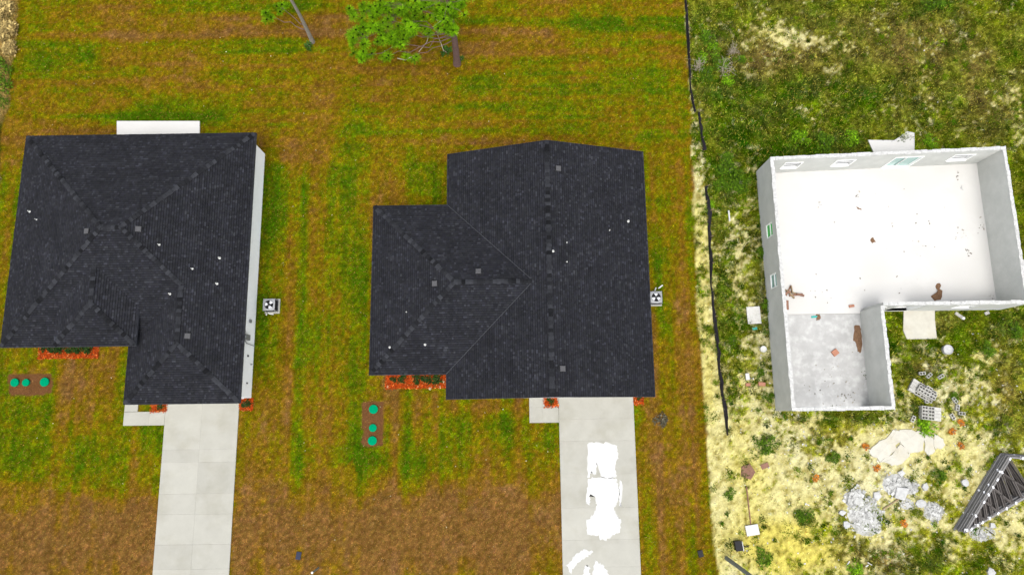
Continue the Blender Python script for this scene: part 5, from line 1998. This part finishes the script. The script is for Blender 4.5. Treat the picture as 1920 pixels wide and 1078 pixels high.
# ------------------------------------------------------------------ litter and building debris
def rock_pile(name, px, py, outline, h, m_, label, cat, z=.13):
    """low pile with traced outline (pixels)"""
    P = [W(*p, z)[:2] for p in outline]
    cxx = sum(p[0] for p in P) / len(P)
    cyy = sum(p[1] for p in P) / len(P)
    Q = []
    for i in range(len(P)):
        a, b = P[i], P[(i + 1) % len(P)]
        for k in range(3):
            t = k / 3
            Q.append((a[0] + (b[0] - a[0]) * t + random.gauss(0, .03), a[1] + (b[1] - a[1]) * t + random.gauss(0, .03)))
    mb = MB()
    n = len(Q)
    rings = [[(cxx + (q[0] - cxx) * s, cyy + (q[1] - cyy) * s, z + zz * random.uniform(.7, 1.2) - (.004 if zz == 0 else 0)) for q in Q] for s, zz in ((1, 0), (.8, h * .5), (.5, h * .85), (.2, h))]
    for a, b in zip(rings, rings[1:]):
        for i in range(n):
            mb.face([a[i], a[(i + 1) % n], b[(i + 1) % n], b[i]])
    mb.face(rings[-1])
    o = obj(name, mb, m_, base=(cxx, cyy, z))
    return tag(o, label, cat)


rock_pile('dirt_pile', 0, 0, [(1601, 612), (1610, 608), (1615, 616), (1616, 632), (1617, 650), (1614, 662), (1608, 660), (1606, 648), (1599, 638)], .09, M_dirt, 'long brown dirt pile on the garage floor', 'dirt', .05)
rock_pile('dirt_pile', 0, 0, [(1752, 536), (1760, 530), (1764, 534), (1758, 540), (1767, 546), (1764, 562), (1752, 564), (1745, 556), (1754, 553), (1758, 545)], .10, M_dirt, 'curved brown dirt pile on the white slab near the front wall', 'dirt')
rock_pile('dirt_pile', 0, 0, [(1634, 448), (1637, 444), (1642, 454), (1635, 457), (1632, 453)], .06, M_dirt, 'small brown heap in the middle of the white slab', 'dirt')
rock_pile('dirt_pile', 0, 0, [(1605, 388), (1610, 389), (1616, 394), (1609, 393)], .03, M_dirt, 'thin brown smear near the top of the white slab', 'dirt')
rock_pile('dirt_pile', 0, 0, [(1528, 591), (1534, 588), (1539, 594), (1537, 600), (1531, 601)], .06, M_dirt, 'round brown heap beside the teal scrap at the garage step', 'dirt', .05)
rock_pile('dirt_pile', 0, 0, [(1799, 354), (1803, 348), (1806, 357)], .04, M_rubble, 'tiny grey heap near the upper right of the slab', 'debris')


def board(px, py, L, w, h, a, m_, label, cat='board', z=.0, name='board'):
    x, y, _ = W(px, py, z)
    mb = MB()
    mb.obox((x, y, z + h / 2), (L, w, h), math.radians(a))
    return tag(obj(name, mb, m_, base=(x, y, z)), label, cat)


board(1474.5, 572, .62, .26, .07, 88, M_board, 'brown plank standing along the west wall on the slab', z=.13)
for i, (px, py, L, w, a) in enumerate(((1487, 549, 1.1, .10, -20), (1478, 545, .8, .09, 60), (1492, 553, .9, .12, 5), (1482, 552, .7, .10, 130), (1500, 553, .5, .12, -15), (1476, 549, .4, .12, 20), (1484, 543, .5, .06, 95))):
    board(px, py, L, w, .05 + .012 * i, a, M_board if i % 3 else M_stake, 'scrap board in the jumbled wood pile on the slab by the west wall', z=.131 + .02 * i)['group'] = 'scrap boards on the white slab'
board(1565, 661, .40, .36, .12, 35, M_brick, 'square reddish block tilted on the grey garage floor', 'brick', .05, 'brick_block')
board(1596, 574, .34, .16, .10, 8, M_brick, 'reddish brick on the slab near the garage step', 'brick', .13, 'brick_block')
board(1527, 594, .42, .12, .05, 4, M_teal, 'teal plastic scrap at the garage step', 'scrap', .05, 'plastic_scrap')
board(1413, 591, .88, 1.14, .06, 2, M_foam, 'large white foam board lying left of the west wall', 'board', .06, 'foam_board')
board(1415, 616, .32, .16, .05, 5, M_teal, 'teal scrap just below the white foam board', 'scrap', .02, 'plastic_scrap')
board(1401, 706, .24, .42, .10, 3, M_foam, 'small white panel left of the garage wall', 'board', .03, 'foam_board')
board(1402, 721, .30, .20, .09, 0, M_brick, 'orange brick below the small white panel', 'brick', .02, 'brick_block')
board(1428, 720, .44, .24, .10, -4, M_brick, 'pinkish brick by the garage wall', 'brick', .02, 'brick_block')
board(1410, 993, .80, .62, .10, 8, M_foam, 'white square box lid on the sand at the end of the brown rod', 'board', .05, 'foam_board')
board(1367, 405, .10, .75, .05, 2, M_foam, 'thin white strip among weeds near the silt fence', 'board', .03, 'foam_board')
board(1797, 591, .52, .2, .06, -38, M_cmu, 'pale batten in weeds under the front wall', 'board', .03, 'batten')
board(1850, 587, .3, .2, .06, 20, M_cmu, 'short pale batten right of the other one under the front wall', 'board', .03, 'batten')
board(1671, 944, 1.35, .07, .05, 30, M_stake, 'thin wooden plank leaning by the tilted concrete slab', 'plank', .04, 'plank')
board(1630, 1056, .32, .06, .05, -30, M_foam, 'short white strip at the bottom centre of the rough lot', 'board', .03, 'foam_board')
board(1590, 1055, .3, .06, .05, 50, M_foam, 'short white strip left of the other at the bottom', 'board', .03, 'foam_board')
board(1625, 1060, .2, .07, .05, 30, M_foam, 'smaller white strip between the bottom ones', 'board', .03, 'foam_board')
# bucket lid / drum on its end
x, y, _ = W(1773, 656)
mb = MB()
mb.lathe([(.30, -.03), (.32, .30), (.29, .31), (.27, .26), (.05, .25)], (x, y, 0), 18)
tag(obj('concrete_ring', mb, M_rubble, base=(x, y, 0)), 'round grey drum of set concrete right of the entry slab', 'drum')
x, y, _ = W(1804, 597)
mb = MB()
mb.lathe([(.09, -.02), (.10, .16), (.085, .17), (.03, .17)], (x, y, 0), 14)
tag(obj('paint_can', mb, M_pvc, base=(x, y, 0)), 'small white round can in weeds below the front wall', 'can')
x, y, _ = W(1429, 655)
mb = MB()
mb.lathe([(.17, -.02), (.21, .30), (.18, .31), (.16, .24), (.03, .23)], (x, y, 0), 16)
tag(obj('bucket', mb, M_pvc, base=(x, y, 0)), 'white bucket left of the garage wall', 'bucket')
# brown board and rod
tag(slab_piece(1402, 884, .48, .03, None, .02, .02, 5, 'wood_sheet', 1.25, None, 1.3, M_board), 'dark brown ragged board on the sand', 'board')
board(1434, 873, .5, .3, .04, 20, M_board, 'small brown scrap right of the ragged board', 'board', .03, 'wood_scrap')
a_, b_ = W(1399, 912), W(1407, 982)
mb = MB()
mb.bar((a_[0], a_[1], .06), (b_[0], b_[1], .08), .06, .06)
tag(obj('rod', mb, M_board, base=(a_[0], a_[1], 0)), 'straight brown rod between the ragged board and the white lid', 'rod')
# black mailbox-like box with white strip
x, y, _ = W(1382, 1021)
root = thing('crate', (x, y, 0), 'black plastic crate with a white band near the lawn edge', 'crate')
mb = MB()
mb.obox((x, y, .18), (.40, .55, .40), .12)
mb.obox((x, y, .39), (.44, .59, .03), .12)
obj('body', mb, M_black, root)
mb = MB()
mb.obox((x + .235, y - .02, .25), (.05, .56, .3), .12)
obj('band', mb, M_pvc, root)
mb = MB()
mb.tube([(x + .25, y - .05, .3), (x + .5, y - .1, .12), (x + .75, y - .05, .03)], .03, 6)
obj('strap', mb, M_black, root)
board(1313, 1037, .3, .4, .12, 12, M_black, 'small black box on the lawn edge', 'box', -.01, 'utility_box')
board(560, 1041, .30, .46, .05, -8, M_navy, 'dark water meter lid set in the brown lawn', 'meter lid', 0, 'meter_lid')
# posts
x, y, _ = W(1362, 1046)
mb = MB()
mb.tube([(x, y, -.1), (x + .03, y - .05, 2.5), (x + .05, y - .12, 5.5)], [.13, .12, .11], 12)
tag(obj('utility_pole', mb, M_pole, base=(x, y, 0)), 'grey green pole rising at the bottom edge of the sandy lot', 'pole')
x, y, _ = W(597, 1064)
mb = MB()
mb.tube([(x, y, -.1), (x, y, 1.3)], .05, 10)
root = thing('marker_post', (x, y, 0), 'small grey post with pale cap at the bottom of the lawn', 'post')
obj('post', mb, M_pole, root)
mb = MB()
mb.lathe([(.07, 1.29), (.07, 1.36), (.02, 1.38)], (x, y, 0), 10)
obj('cap', mb, M_pvc, root)
# dead weed patch right of the drive
dead_me = plant_mesh(260, .5, .16, .14, (.03, .032, .02), (.10, .085, .05))
plant('weed_clump', dead_me, W(1240, 787), 1.0, 'dark withered weed patch right of the middle driveway', 'weed')
# orange dead weeds dotted over the sand
or_me = plant_mesh(130, .26, .16, .13, (.40, .09, .01), (.52, .20, .02))
for px, py, lb in ((1528, 895, 'in the open sand, leftmost of all'), (1643, 876, 'between washout and white chunk heap'), (1695, 980, 'below the low crumb spread, lowest of all'), (1800, 836, 'right of the washout, lowest of three'),
                   (1785, 810, 'right of the washout, middle of three'), (1800, 793, 'right of the square block stack, topmost of three'), (1622, 838, 'touching the left tip of the washout')):
    plant('withered_plant', or_me, W(px, py), .8, 'orange withered plant ' + lb, 'weed', 'orange withered plants on the sand')


def litter():
    mb = MB()
    for _ in range(260):
        x, y = random.uniform(-36, 9), random.uniform(-11, 29)
        X, Y = np.array([x]), np.array([y])
        if any(inpoly(X, Y, p)[0] for p in NOGRASS):
            continue
        a = random.uniform(0, 6.28)
        s = random.uniform(.02, .06)
        c, d = math.cos(a) * s, math.sin(a) * s
        k = random.uniform(.35, .8)
        z = random.uniform(.04, .07)
        mb.face([(x - c, y - d, z), (x + d * .5, y - c * .5, z + .01), (x + c, y + d, z + .005), (x - d * .5, y + c * .5, z)], (.75 * k, .66 * k, .42 * k))
    o = obj('fallen_leaves', mb, M_leaf)
    tag(o, 'pale fallen leaves and litter specks over the lawn', 'leaves', kind='stuff')
    mb = MB()
    for _ in range(650):
        x, y = random.uniform(14, 40), random.uniform(-11, 6) if random.random() < .97 else random.uniform(10, 28)
        X, Y = np.array([x]), np.array([y])
        if any(inpoly(X, Y, p)[0] for p in NOGRASS):
            continue
        s = random.uniform(.03, .08)
        g = random.uniform(.7, 1.3)
        M = Matrix.Rotation(random.uniform(0, 6.28), 3, 'Z') @ Matrix.Rotation(random.gauss(0, .4), 3, 'X')
        mb.obox((x, y, s * .2), (s * random.uniform(.8, 1.7), s, s * .5), M=M, c=(g, g * .99, g * .95))
    o = obj('rubble_chips', mb, M_rubble)
    tag(o, 'pale chips of rubble strewn over the rough lot', 'chips', kind='stuff')


def slab_debris():
    mb = MB()
    for cx, cy, r, n in ((1842, 425, 12, 14), (1800, 440, 14, 10), (1815, 470, 8, 8), (1610, 365, 8, 6), (1535, 385, 6, 5), (1530, 550, 25, 8), (1860, 555, 6, 5), (1640, 315, 12, 6), (1800, 330, 10, 6), (1700, 450, 120, 30), (1560, 720, 50, 30), (1590, 748, 30, 25)):
        for _ in range(n):
            z = .131 if cy < 580 else .051
            x, y, _z = W(random.gauss(cx, r * .5), random.gauss(cy, r * .5), z)
            if not (UX0 + .3 < x < UX1 - .3 and UGY0 + .3 < y < UY1 - .3):
                continue
            s_ = random.uniform(.02, .07)
            M = Matrix.Rotation(random.uniform(0, 6.28), 3, 'Z')
            g = random.uniform(.25, .8)
            mb.obox((x, y, z + s_ * .2), (s_ * random.uniform(1, 2.2), s_, s_ * .4), M=M, c=(g, g * .92, g * .8))
    tag(obj('floor_debris', mb, M_rubble), 'small crumbs of debris scattered over the slab floors', 'debris', kind='stuff')


slab_debris()
litter()
